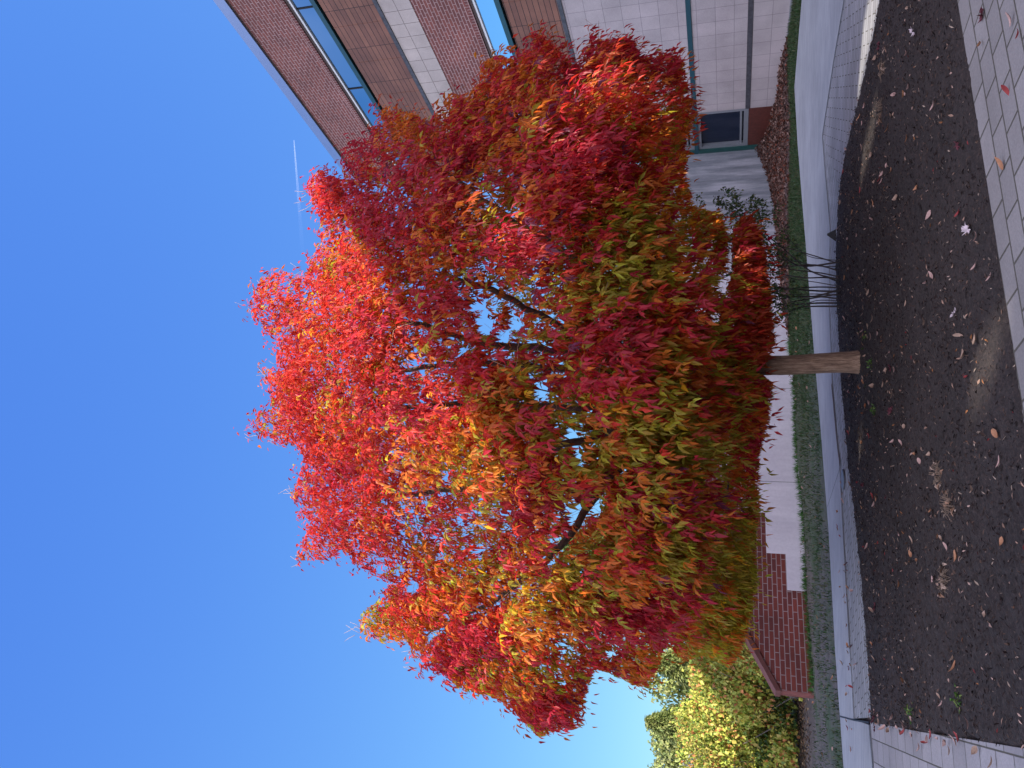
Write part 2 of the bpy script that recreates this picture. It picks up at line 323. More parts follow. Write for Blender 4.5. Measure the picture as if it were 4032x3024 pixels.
# leaf-shaped and chip-shaped scatter ------------------------------------------------
def frames(a, n):
    a = a / (np.linalg.norm(a, axis=1)[:, None] + 1e-9); n = n - a * (a * n).sum(1)[:, None]; n /= (np.linalg.norm(n, axis=1)[:, None] + 1e-9)
    return a, n, np.cross(a, n)
def leaf_cloud(name, B, A, Nn, L, W, colr, matl, parent=None, fold=.25, droop=.25):
    """leaflets: base B, axis A, normal Nn, length L, width W; six vertices, folded along the midrib and curved"""
    A, Nn, Sd = frames(A, Nn); L = L[:, None]; W = W[:, None]; f = fold; n = len(B)
    down = np.array((0, 0, -1.))
    v0 = B; vm = B + A * L * .48 - Nn * L * .03; v1 = B + A * L + down * L * droop - Nn * L * .06
    l = B + A * L * .42 + Sd * W * .5 + Nn * W * f; r = B + A * L * .42 - Sd * W * .5 + Nn * W * f
    l2 = B + A * L * .72 + Sd * W * .30 + Nn * W * f * .3 + down * L * droop * .4; r2 = B + A * L * .72 - Sd * W * .30 + Nn * W * f * .3 + down * L * droop * .4
    V = np.stack([v0, vm, v1, l, r, l2, r2], 1).reshape(-1, 3); b = np.arange(n)[:, None] * 7
    T = np.concatenate([b + np.array(t)[None] for t in ((0, 1, 3), (0, 4, 1), (3, 1, 5), (1, 4, 6), (5, 1, 2), (1, 6, 2))], 0)
    return mesh_np(name, V, T, matl, parent, np.repeat(colr, 7, 0))
def rand_dir(n): v = rng.normal(size=(n, 3)); return v / np.linalg.norm(v, axis=1)[:, None]
def in_poly_pts(poly, n):
    P = np.asarray(poly); out = []
    lo, hi = P.min(0), P.max(0)
    while sum(map(len, out)) < n:
        q = rng.uniform(lo, hi, (n * 2, 2)); out.append(q[inpoly(q[:, 0], q[:, 1], P)])
    return np.concatenate(out)[:n]
def scatter_flat(name, poly, n, L, wr, z, pal, probs, tilt=.35, zs=.02, keep=None, mt=None):
    q = in_poly_pts(poly, n)
    if keep is not None: q = q[keep(q)]
    n = len(q); an = rng.uniform(0, 6.28, n); A = np.c_[np.cos(an), np.sin(an), rng.normal(size=n) * tilt]
    Nn = np.c_[rng.normal(size=(n, 2)) * tilt, np.ones(n)]; B = np.c_[q, z + rng.uniform(0, zs, n)]
    l = rng.uniform(*L, n); pal = np.array(pal); c = pal[rng.choice(len(pal), n, p=probs)] * rng.uniform(.7, 1.25, (n, 1))
    return leaf_cloud(name, B, A, Nn, l, l * rng.uniform(*wr, n), c, mt or M['dry'], fold=.15, droop=0)
o = scatter_flat('mulch_chips', MULCH, 30000, (.010, .048), (.12, .45), .022, [(.016, .010, .009), (.042, .028, .023), (.11, .07, .052), (.30, .23, .18)], [.50, .27, .16, .07], .4, .03)
tag(o, 'loose dark bark chips and pale splinters covering the planting bed', 'mulch', kind='stuff')
o = scatter_flat('trunk_litter', [(-.35, 9.75), (.95, 9.75), (1.0, 10.4), (-.4, 10.4)], 260, (.03, .08), (.3, .5), .03, [(.16, .09, .06), (.26, .10, .05), (.30, .20, .15), (.05, .09, .02)], [.4, .25, .25, .1], .4, .03, keep=lambda q: rng.uniform(size=len(q)) < np.exp(-((q[:, 0] - .3) ** 2 + (q[:, 1] - 10.0) ** 2) / .12))
tag(o, 'small dry leaves and scraps gathered round the foot of the trunk', 'leaves', kind='stuff')
o = scatter_flat('leaf_scraps', MULCH, 800, (.02, .05), (.25, .5), .035, [(.30, .19, .14), (.40, .27, .22), (.28, .12, .05), (.20, .03, .03)], [.45, .3, .17, .08], .4, .02)
tag(o, 'small torn scraps of dry leaf littering the mulch', 'leaves', kind='stuff')

# ------------------------------------------------------------------ tall building on the right (local x along the facade, y outwards)
bd = empty('campus_building', (10.2, 21.2, 0), math.atan2(.935, -.355), label='tall brick and stone building with ribbon windows, wood siding and grey roof edge', cat='building')
S0, S1 = -10.0, 6.17
def fb(name, s0, s1, z0, z1, out, matl, depth=.3, parent=None):
    b_ = MB(); b_.box(s0, s1, out - depth, out, z0, z1); return b_.build(name, matl, parent or bd)
b_ = MB(); b_.box(S0, S1 - .05, -14, -.34, -.05, 15.6); b_.build('core_wall', M['brick'], bd)
b_ = MB(); b_.box(S0 - .2, S1 + .25, -14.2, .07, 15.64, 15.98); b_.build('roof_edge', M['fascia'], bd)
b_ = MB(); b_.box(S0, S1, -14, .03, 15.985, 16.0); b_.build('roof', M['roofing'], bd)
fb('soffit_strip', S0, S1 + .05, 15.6, 15.638, .02, M['brown'])
for zt, zb in ((15.6, 14.05), (10.26, 8.74)):
    fb('brick_wall', S0, S1, zb, zt, 0.0, M['brick'])
    fb('soldier_course', S0, S1, zb - .12, zb - .002, .003, M['soldier'])
for z0, z1, gl in ((12.99, 13.93, 'glass_up'), (7.74, 8.61, 'glass_mid')):
    fb('lintel', S0, S1, z1 - .07, z1, -.03, M['brown'], .25)
    fr = fb('window', S0, S1, z1 - .135, z1 - .072, -.06, M['white'], .1)
    p_ = MB(); p_.box(S0, S1, -.16, -.13, z0 + .15, z1 - .14); p_.build('pane', M[gl], fr)
    for s_ in (-8.6, -5.3, -1.9, 1.42, 4.6): q_ = MB(); q_.box(s_, s_ + .035, -.13, -.10, z0 + .15, z1 - .14); q_.build('mullion', M['black'], fr)
    fb('sill', S0, S1 + .02, z0 + .005, z0 + .148, .05, M['teal'], .25)
    fb('shadow_gap', S0, S1, z0 - .065, z0, -.1, M['black'], .2)
for z0, z1 in ((11.32, 12.92), (6.18, 7.67)):
    fb('wood_siding', S0, S1, z0, z1, .01, M['siding'])
    for s_ in (-8.45, -7.0, -5.55, -4.1, -2.65, -1.17, .26, 1.72, 3.17, 4.62): fb('joint_cover', s_, s_ + .05, z0, z1, .018, M['siding'], .1)
    fb('flashing', S0, S1 + .02, z0 - .12, z0 - .003, .04, M['flash'], .3)
fb('stone_band', S0, S1, 10.262, 11.195, .012, M['stone_top'])
fb('stone_wall', S0, 4.1, 2.76, 6.055, .005, M['stone'])
fb('teal_beam', S0, S1 + .03, 2.625, 2.755, .035, M['teal'])
fb('stone_wall', S0, 4.1, 1.125, 2.62, .005, M['stone'])
fb('ledge', S0, 4.1, .99, 1.12, .03, M['flash'])
fb('stone_base', S0, 4.1, -.05, .985, .015, M['stone'])
fb('plinth', S0, 4.1, -.05, .06, .10, M['concrete'])
for z0, z1 in ((1.02, 2.62), (2.76, 6.055)):
    fr = MB()
    for a in ((4.1, 4.24, z0, z1), (5.86, 5.98, z0, z1)): fr.box(a[0], a[1], -.25, -.02, a[2], a[3])
    fr.box(4.24, 5.86, -.25, -.02, z1 - .1, z1); fr.box(4.24, 5.86, -.25, -.02, z0, z0 + .14)
    fr.box(4.24, 5.86, -.25, -.05, z0 + .2, z0 + .26)
    w_ = fr.build('corner_window', M['frame'], bd); p_ = MB(); p_.box(4.24, 5.86, -.2, -.16, z0 + .14, z1 - .1); p_.build('pane', M['glass_dark'], w_)
b_ = MB(); b_.box(4.1, 5.98, -.3, -.03, -.05, 1.015); b_.build('wood_panel', plain('wood_panel', (.10, .026, .018), .6, 0, .25, 14), bd)
b_ = MB(); b_.box(5.98, S1, -.3, .03, -.05, 2.62); b_.box(5.98, S1, -.3, .03, 2.757, 6.05); b_.build('corner_post', M['tealgreen'], bd)
# added out of frame: a thin wall with sun openings, shading the court
wing = empty('shade_wing', (10.2, 21.2, 0), math.atan2(.935, -.355), label='unseen brick screen wall with openings, added to shade the court', cat='shade wall')
def shade_wing_wall():
    b_ = MB(); s0, s1, H_ = -46.0, -10.25, 15.98
    holes = WHOLES
    ss = sorted({s0, s1, *[v for h in holes for v in h[:2]]}); zs = sorted({-.05, H_, *[v for h in holes for v in h[2:]]})
    for a, c in zip(ss[:-1], ss[1:]):
        for e, f in zip(zs[:-1], zs[1:]):
            if any(h[0] <= a and c <= h[1] and h[2] <= e and f <= h[3] for h in holes): continue
            b_.box(a, c, -.30, 0, e, f)
    b_.build('shade_screen', M['brick'], wing)
def hole(P, ds, dz):       # an opening in the screen wall that lets the sun reach the point P
    P = Vector(P); n_ = Vector((-.935, -.355, 0)); D0 = Vector((10.2, 21.2, 0)); k = -(P - D0).dot(n_) / S.dot(n_); Q = P + S * k
    s_ = (Q - D0).dot(Vector((-.355, .935, 0))); s_ += .12; return (s_ - ds / 2 - .22, s_ + ds / 2 + .22, Q.z + .08 - dz / 2 - .14, Q.z + .08 + dz / 2 + .14)
def q3(px, py, d):
    q = at(px * 4032 / 2212, py * 4032 / 2212, 10.14); return (q[0] * (1 + d / 10.14), 10.14 + d, CAM_Z + (q[2] - CAM_Z) * (1 + d / 10.14))
WHOLES = [hole((4.3, 9.4, 0), 1.5, .42), hole((2.85, 9.5, 0), .9, .2), hole((0.1, 5.25, 0), .5, .2), hole(q3(1420, 280, -1.9), .7, .6), hole(q3(1270, 760, -2.9), .7, .5), hole(q3(1465, 680, -2.2), .45, .4), hole(q3(1420, 450, -1.8), .5, .5)]
print('holes', WHOLES)
shade_wing_wall()

# ------------------------------------------------------------------ low brick and painted wall behind the tree
AX, AY = -6.2, 16.2; DX, DY = 10.2 - .355 * 6.17, 21.2 + .935 * 6.17
LW = math.hypot(DX - AX, DY - AY)
lw = empty('court_wall', (AX, AY, 0), math.atan2(DY - AY, DX - AX), label='low brick wall with stepped pale painted base and sloping end behind the tree', cat='wall')
b_ = MB(); b_.prism([(0, -.3), (LW - .05, -.3), (LW - .05, 4.4), (7.0, 4.4), (0, .60)], 0, .35); b_.build('brick_face', M['brick_low'], lw)
b_ = MB(); b_.prism([(-.03, .60), (7.0, 4.40), (LW - .05, 4.40), (LW - .05, 4.5), (6.96, 4.5), (-.03, .70)], -.03, .38); b_.build('coping', plain('coping', (.12, .042, .036), .9, 0, .3, 9), lw); b_ = MB(); b_.box(-.004, -.001, .0, .35, -.3, .6); b_.build('wall_end', plain('wall_end', (.17, .05, .042), .9, 0, .3, 9), lw)
def wallx(px, py):       # where the sight line through a pixel meets the wall: distance along it and height
    r = ray(px, py); q = r[0] / r[1]; ux, uy = (DX - AX) / LW, (DY - AY) / LW
    s = (q * AY - AX) / (ux - q * uy); yy = AY + uy * s; return s, CAM_Z + yy * r[2] / r[1]
st = [wallx(3012, 2040)] + [wallx(3018, 2180), wallx(3094, 2182), wallx(3100, 2322), wallx(3185, 2330)]
xs_ = [st[4][0], st[2][0], st[0][0]]
z1_, z2_, z3_ = st[3][1], st[1][1], st[1][1] + .55
stepw = st[2][0] - st[4][0]
pts = [(LW - .05, -.3), (LW - .05, 3.4), (st[2][0] + 4 * stepw, 3.4), (st[2][0] + 4 * stepw, z3_ + .5), (st[2][0] + 2.6 * stepw, z3_ + .5), (st[2][0] + 2.6 * stepw, z3_), (st[2][0] + stepw * 1.2, z3_), (st[2][0] + stepw * 1.2, z2_), (st[2][0], z2_), (st[2][0], z1_), (st[4][0], z1_), (st[4][0], -.3)]
b_ = MB(); b_.prism(pts[::-1], -.012, -.001); b_.build('painted_base', M['painted'], lw)
for s_ in (wallx(3080, 1532)[0], wallx(3080, 1900)[0]): b_ = MB(); b_.box(s_, s_ + .018, -.015, -.0125, -.1, 1.4); b_.build('wall_joint', plain('wall_joint', (.35, .34, .37), .9), lw)
print('steps', st, stepw)

# ------------------------------------------------------------------ lawn, leaf pile
ux, uy = (DX - AX) / LW, (DY - AY) / LW
def wl(s, off=0): return (AX + ux * s + uy * off, AY + uy * s - ux * off)
TURF = [wl(LW - .3, .05), wl(12, .05), wl(6, .05), wl(0, .05), (-6.9, 15.9), (-9.5, 16.2), (-14, 15), (-14, 8.02)] + Bl[::-1][1:-1][:12] + [(8.9, 18.0), (11.2, 15.6), (13.2, 12.8), (10.3, 21.0)]
def th(x, y): p = np.c_[x, y]; return .03 + .03 * snoise(p, .35, 5, 2) + .015 * snoise(p, 2.5, 25, 3)
m, t, b = mat('lawn_ground'); co, o = coords(t); a = noise(t, o, 12, 8, .7); c0 = noise(t, o, .8, 4, .6)
gr_ = ramp(t, a, [(.3, (.02, .042, .016)), (.6, (.04, .075, .026)), (.8, (.08, .10, .045))]); sl = ramp(t, a, [(.3, (.05, .042, .04)), (.7, (.13, .115, .105))])
sp = N(t, 'SeparateXYZ'); t.links.new(o, sp.inputs[0]); mr = N(t, 'MapRange'); mr.inputs[1].default_value = 1.5; mr.inputs[2].default_value = -4.5; t.links.new(sp.outputs[0], mr.inputs[0])
ad = N(t, 'Math', operation='MULTIPLY'); t.links.new(mr.outputs[0], ad.inputs[0]); k = ramp(t, c0, [(.38, (0.15,) * 3), (.55, (1,) * 3)]); t.links.new(k.outputs[0], ad.inputs[1])
t.links.new(mix(t, ad.outputs[0], gr_.outputs[0], sl.outputs[0]), b.inputs['Base Color']); b.inputs['Roughness'].default_value = .95; bump(t, b, a, .8, .03); M['lawn'] = m
tag(gridmesh('lawn', TURF, -.02, .09, M['lawn'], th, .15, .03), kind='structure')
def grass(name, poly, n, keep, pal, hl=(.04, .10)):
    q = in_poly_pts(poly, n); q = q[keep(q)]; n = len(q); h = rng.uniform(*hl, n); an = rng.uniform(0, 6.28, n); wd = rng.uniform(.006, .014, n)
    z = -.0 + th(q[:, 0], q[:, 1]) - .03
    b0 = np.c_[q[:, 0] - np.cos(an) * wd, q[:, 1] - np.sin(an) * wd, z]; b1 = np.c_[q[:, 0] + np.cos(an) * wd, q[:, 1] + np.sin(an) * wd, z]
    tp = np.c_[q + rng.normal(size=(n, 2)) * h[:, None] * .45, z + h]
    V = np.stack([b0, b1, tp], 1).reshape(-1, 3); pal = np.array(pal); c = pal[rng.choice(len(pal), n)] * rng.uniform(.7, 1.3, (n, 1))
    return mesh_np(name, V, np.arange(3 * n).reshape(-1, 3), M['gleaf'], None, np.repeat(c, 3, 0))
gp = [(.032, .075, .022), (.045, .10, .028), (.028, .06, .022), (.10, .10, .045)]
def kp(q):
    dens = np.clip(.95 - .2 * np.clip(2.0 - q[:, 0], 0, 4), .22, 1) + .35 * snoise(q, .5, 33)
    return rng.uniform(size=len(q)) < dens
o = grass('lawn_grass', TURF, 90000, kp, gp); tag(o, 'short green grass strip thinning into bare soil beside the wall', 'grass', kind='stuff')
b2 = [wl(0, .25), wl(LW - 3, .25), wl(LW - 3, .0), wl(0, .0)]
o = grass('wall_foot_grass', b2, 2600, lambda q: snoise(q, .35, 8) > -.1, [(.05, .17, .03), (.08, .2, .04)], (.06, .16)); tag(o, 'brighter tufts of grass along the foot of the painted wall', 'grass', kind='stuff')
# leaf pile: mound along the painted wall from the building corner
PILE = [wl(LW - .1, .02), wl(LW - 3, .02), wl(LW - 6.5, .02), wl(LW - 8.6, .1), wl(LW - 7.5, .8), wl(LW - 5.5, 2.0), (5.6, 21.5), (6.9, 21.6), (8.4, 22.2), (9.6, 22.2), (9.75, 22.3), (8.1, 26.7)]
def ph(x, y):
    d = (x - AX) * uy - (y - AY) * ux; c = np.hypot(x - DX, y - DY); ds = (x - 10.2) * .935 + (y - 21.2) * .355
    return .10 + .75 * np.exp(-c / 1.6) + .18 * np.exp(-np.abs(d) / .6) + .05 * snoise(np.c_[x, y], .8, 12)
M['litter'] = ground_mat('litter', [(.3, (.04, .028, .026)), (.55, (.10, .06, .055)), (.75, (.19, .12, .10))], 16, 1.2, .95, 1, .05)
o = gridmesh('leaf_pile', PILE, .0, .08, M['litter'], ph, .3, .08); tag(o, 'bank of brown fallen leaves heaped in the corner under the painted wall', 'leaf pile', kind='stuff')
q = in_poly_pts(PILE, 15000); n = len(q); hh = ph(q[:, 0], q[:, 1]) * np.clip(edgedist(q[:, 0], q[:, 1], PILE) / .3, .3, 1)
pal = np.array([(.10, .055, .045), (.17, .10, .08), (.26, .17, .14), (.16, .05, .03)])
o = leaf_cloud('leaf_pile_leaves', np.c_[q, hh + rng.uniform(-.01, .03, n)], rand_dir(n) * [1, 1, .5], rand_dir(n) * .6 + [0, 0, 1], rng.uniform(.06, .12, n), rng.uniform(.03, .07, n), pal[rng.choice(4, n)] * rng.uniform(.7, 1.2, (n, 1)), M['dry'], droop=0)
tag(o, 'loose dry brown leaves lying over the leaf bank by the wall', 'leaves', kind='stuff')

# ------------------------------------------------------------------ the ash tree
K = 4032 / 2212.
BX, BY = .27, 10.14
def P3(px, py, d=0.0):          # px,py on a 2212 px wide copy of the photograph; d metres behind (+) or before (-) the trunk's plane
    q = at(px * K, py * K, BY); k = 1 + (d / BY if d < 0 else .35 * d / BY)
    return np.array((q[0] * k, BY + d, CAM_Z + (q[2] - CAM_Z) * k))
OUT = [(520,930),(560,880),(590,870),(560,795),(600,800),(590,740),(530,665),(545,640),(565,600),(610,585),(650,600),(680,545),(692,480),(655,400),(690,370),(740,392),(738,312),(790,300),(800,225),(850,230),(900,250),(930,262),(962,200),(1020,215),(1042,135),(1080,118),(1110,132),(1125,85),(1150,65),(1200,95),(1240,150),(1272,70),(1300,90),(1362,78),(1390,130),(1420,112),(1475,122),(1482,180),(1508,240),(1480,300),(1488,400),(1500,450),(1560,462),(1572,530),(1590,480),(1625,458),(1650,520),(1665,640),(1675,740),(1650,790),(1630,800),(1668,830),(1662,900),(1640,980),(1640,1100),(1632,1200),(1638,1260),(1618,1350),(1600,1410),(1575,1440),(1520,1412),(1480,1430),(1440,1400),(1400,1490),(1330,1460),(1290,1440),(1270,1480),(1258,1570),(1200,1580),(1160,1590),(1100,1530),(1060,1500),(1000,1490),(950,1450),(890,1440),(880,1380),(830,1390),(775,1360),(780,1320),(830,1290),(820,1250),(770,1230),(750,1190),(690,1210),(635,1210),(660,1150),(640,1110),(628,1060),(660,1000),(640,960),(600,962),(560,942)]
tree = empty('maple_like_ash_tree', (BX, BY, 0), label='tall ash tree in red, orange and olive autumn leaf standing in the mulch bed', cat='tree'); tree.name = 'ash_tree'
toff = np.array((BX, BY, 0))
# trunk
rgs = []; tp = []
for i in range(26):
    z = -.1 + i * .09; tp.append((BX - .03 * (z) - .0 + .006 * math.sin(z * 5), BY, z)); rgs.append(.122 + .045 * math.exp(-max(z, 0) / .10) + .055 * max(0, (z - 1.1)) ** 1.3)
seg = 40; V = []; Fq = []
for i, (p, r_) in enumerate(zip(tp, rgs)):
    for j_ in range(seg):
        a = 2 * math.pi * j_ / seg; rr = r_ * (1 + .035 * math.sin(5 * a + p[2] * 1.3) + .03 * math.sin(11 * a - p[2] * 2) + .03 * (random.random() - .5))
        V.append((p[0] + rr * math.cos(a) - BX, p[1] + rr * math.sin(a) - BY, p[2]))
for i in range(len(tp) - 1):
    for j_ in range(seg): Fq.append((i * seg + j_, i * seg + (j_ + 1) % seg, (i + 1) * seg + (j_ + 1) % seg, (i + 1) * seg + j_))
mesh_np('trunk', V, Fq, M['bark'], tree, smooth=True)
# leaders through the crown
LEAD = [
 [(1640,798,0),(1520,800,0),(1330,745,.1),(1180,690,.2),(1060,625,.2),(930,590,.2),(800,570,.1),(690,600,0)],
 [(1640,798,0),(1450,795,.0),(1250,765,-.1),(1140,750,0),(1040,742,0),(900,700,-.2),(760,690,-.3),(620,680,0)],
 [(1640,798,0),(1440,800,.2),(1230,800,.3),(1080,785,.3),(930,790,.2),(780,820,.2),(640,840,0)],
 [(1640,798,0),(1430,830,0),(1270,880,0),(1160,876,.2),(1020,870,0),(850,885,-.3),(640,925,0)],
 [(1640,798,0),(1430,840,.1),(1300,940,.2),(1210,960,.2),(1120,1030,.2),(950,1060,0),(780,1080,0),(660,1110,0)],
 [(1620,798,0),(1500,850,0),(1380,960,-.3),(1280,1080,-.5),(1210,1180,-.4),(1080,1290,0),(920,1370,0)],
 [(1620,798,0),(1500,760,0),(1340,640,.3),(1200,530,.4),(1100,470,.3),(990,390,.2),(880,320,0)],
 [(1620,796,0),(1530,740,-.2),(1430,590,-.4),(1370,440,-.3),(1320,310,0),(1290,200,0)],
 [(1620,800,0),(1540,870,-.1),(1460,1010,-.2),(1410,1160,-.2),(1390,1320,-.1)],
 [(1620,798,0),(1500,790,-.8),(1380,790,-1.7),(1280,820,-2.4),(1200,850,-2.7)],
 [(1620,798,0),(1480,770,-.5),(1350,660,-1.3),(1240,600,-2.0),(1120,560,-2.2)],
 [(1620,800,0),(1520,900,-.6),(1430,1030,-1.5),(1330,1130,-2.1)],
 [(1620,798,0),(1480,810,.9),(1330,850,1.9),(1200,880,2.6),(1050,880,2.6)],
 [(1620,798,0),(1450,740,.8),(1300,600,1.8),(1180,500,2.1)],
 [(1615,800,0),(1480,900,.8),(1350,1080,1.7),(1250,1220,1.8)],
 [(1625,785,.1),(1630,720,.1),(1622,640,.1),(1618,560,.05),(1610,490,0)],
 [(1618,805,.1),(1610,860,.2),(1590,950,.3),(1570,1060,.3)],
]
def resample(pts, step):
    pts = [np.array(p, float) for p in pts]; P = []
    for i in range(len(pts) - 1):
        p0 = pts[max(i - 1, 0)]; p1 = pts[i]; p2 = pts[i + 1]; p3 = pts[min(i + 2, len(pts) - 1)]; n = max(2, int(np.linalg.norm(p2 - p1) / step))
        for k in range(n):
            u = k / n; P.append(.5 * ((2 * p1) + (-p0 + p2) * u + (2 * p0 - 5 * p1 + 4 * p2 - p3) * u * u + (-p0 + 3 * p1 - 3 * p2 + p3) * u ** 3))
    P.append(pts[-1]); return P
nodes = []; nrad = []; LIMBPTS = []
for li, L_ in enumerate(LEAD):
    w3 = [P3(*q) for q in L_]; w3 = resample(w3, .16); n = len(w3)
    w3 = [p + (rng.normal(size=3) * .012 if 2 < i else 0) for i, p in enumerate(w3)]
    r0 = .070 if li < 9 else (.05 if li < 15 else .02)
    rad = [r0 * (1 - i / n) ** .8 + .008 for i in range(n)]
    b_ = MB(); b_.tube([p - toff for p in w3], rad, 8); b_.build('limb', M['limb'], tree, True)
    if li < 7: LIMBPTS += [(p, r_) for p, r_ in zip(w3, rad)]
    for p, r_ in list(zip(w3, rad))[int(n * .12):]: nodes.append(p); nrad.append(r_)

# spray centres through the crown volume
ox = np.array(OUT, float)
CX = np.array
def crown_samples(n, inset):
    q = rng.uniform(ox.min(0), ox.max(0), (n, 2)); ins = inpoly(q[:, 0], q[:, 1], OUT); q = q[ins]
    e = edgedist(q[:, 0], q[:, 1], OUT); k = e > inset; return q[k], e[k]
q, e = crown_samples(9000, 12)
T = 3.5 * np.sqrt(1 - (1 - np.clip(e / 430, 0, 1)) ** 2)
T = T * np.clip((1700 - q[:, 0]) / 260, .45, 1)
u = rng.uniform(size=len(q)); sgn = np.where(rng.uniform(size=len(q)) < .66, -1, 1); d = sgn * T * u ** .42
ex = np.array([(1150,62),(1165,85),(1272,68),(1300,90),(1362,76),(1355,100),(1475,122),(1450,135),(1420,118),(1500,210),(1510,240),(1060,125),(690,375),(700,400),(525,930),(545,915),(535,665),(560,798),(1400,1488),(1265,1570),(1175,1588),(1580,1440)], float); q = np.concatenate([q, ex]); d = np.concatenate([d, rng.normal(size=len(ex)) * .3]); e = np.concatenate([e, np.full(len(ex), 20.)]); T = np.concatenate([T, np.full(len(ex), 1.)])
P = np.array([P3(a, b, c) for (a, b), c in zip(q, d)])
dens = snoise(P, .30, 40, 2)
keep = (rng.uniform(size=len(P)) < np.clip(.56 + .85 * dens, .04, 1)) | (e < 34)
for wx, wy, wa, wb in [(1060,710,120,70),(1190,880,90,60),(1250,960,60,60),(960,850,60,50),(1250,1140,70,80),(1000,1010,50,50),(1430,860,60,50),(1150,620,70,50),(1090,620,110,60),(1180,800,60,60),(900,800,60,50),(900,640,50,40)]:
    keep &= ~((((q[:, 0] - wx) / wa) ** 2 + ((q[:, 1] - wy) / wb) ** 2 < 1) & (d < .3) & (rng.uniform(size=len(d)) < .72))
keep |= (q[:, 0] > 1575) & (q[:, 1] < 780)
P, q, d, e, T = P[keep], q[keep], d[keep], e[keep], T[keep]
print('sprays', len(P))
ctr = P3(1180, 830, 0)
# branchlets from the leaders to groups of sprays
order = np.argsort(np.linalg.norm(P - np.array(nodes).mean(0), axis=1)); ND = list(nodes); NR = list(nrad); br = MB(); tw = MB()
NDa = np.array(ND); cap = 60000; buf = np.zeros((cap, 3)); buf[:len(ND)] = NDa; rb = np.zeros(cap); rb[:len(ND)] = NR; cnt = len(ND)
for n_i, i in enumerate(order):
    p = P[i]; dv = buf[:cnt] - p; dist = np.sqrt((dv ** 2).sum(1)); cost = dist + .35 * np.clip(buf[:cnt, 2] - p[2] + .1, 0, 9) - rb[:cnt] * 1.0
    j_ = int(np.argmin(cost)); a = buf[j_].copy(); L = dist[j_]
    if L < .1: continue
    steps = max(2, int(L / .22)); r0 = min(rb[j_] * .75, .004 + .011 * L); mid = (a + p) / 2 + rng.normal(size=3) * .07 * L + np.array((0, 0, .06 * L))
    pts_ = [(1 - t_) ** 2 * a + 2 * t_ * (1 - t_) * mid + t_ * t_ * p for t_ in np.linspace(0, 1, steps + 1)]
    rr = [r0 * (1 - .7 * t_) + .0015 for t_ in np.linspace(0, 1, steps + 1)]
    (br if L > .7 else tw).tube([x - toff for x in pts_], rr, 4 if L > .7 else 3)
    for x, r_ in zip(pts_[1:], rr[1:]):
        if cnt < cap: buf[cnt] = x; rb[cnt] = r_; cnt += 1
tag(br.build('branches', M['limb'], tree, True), kind='stuff')

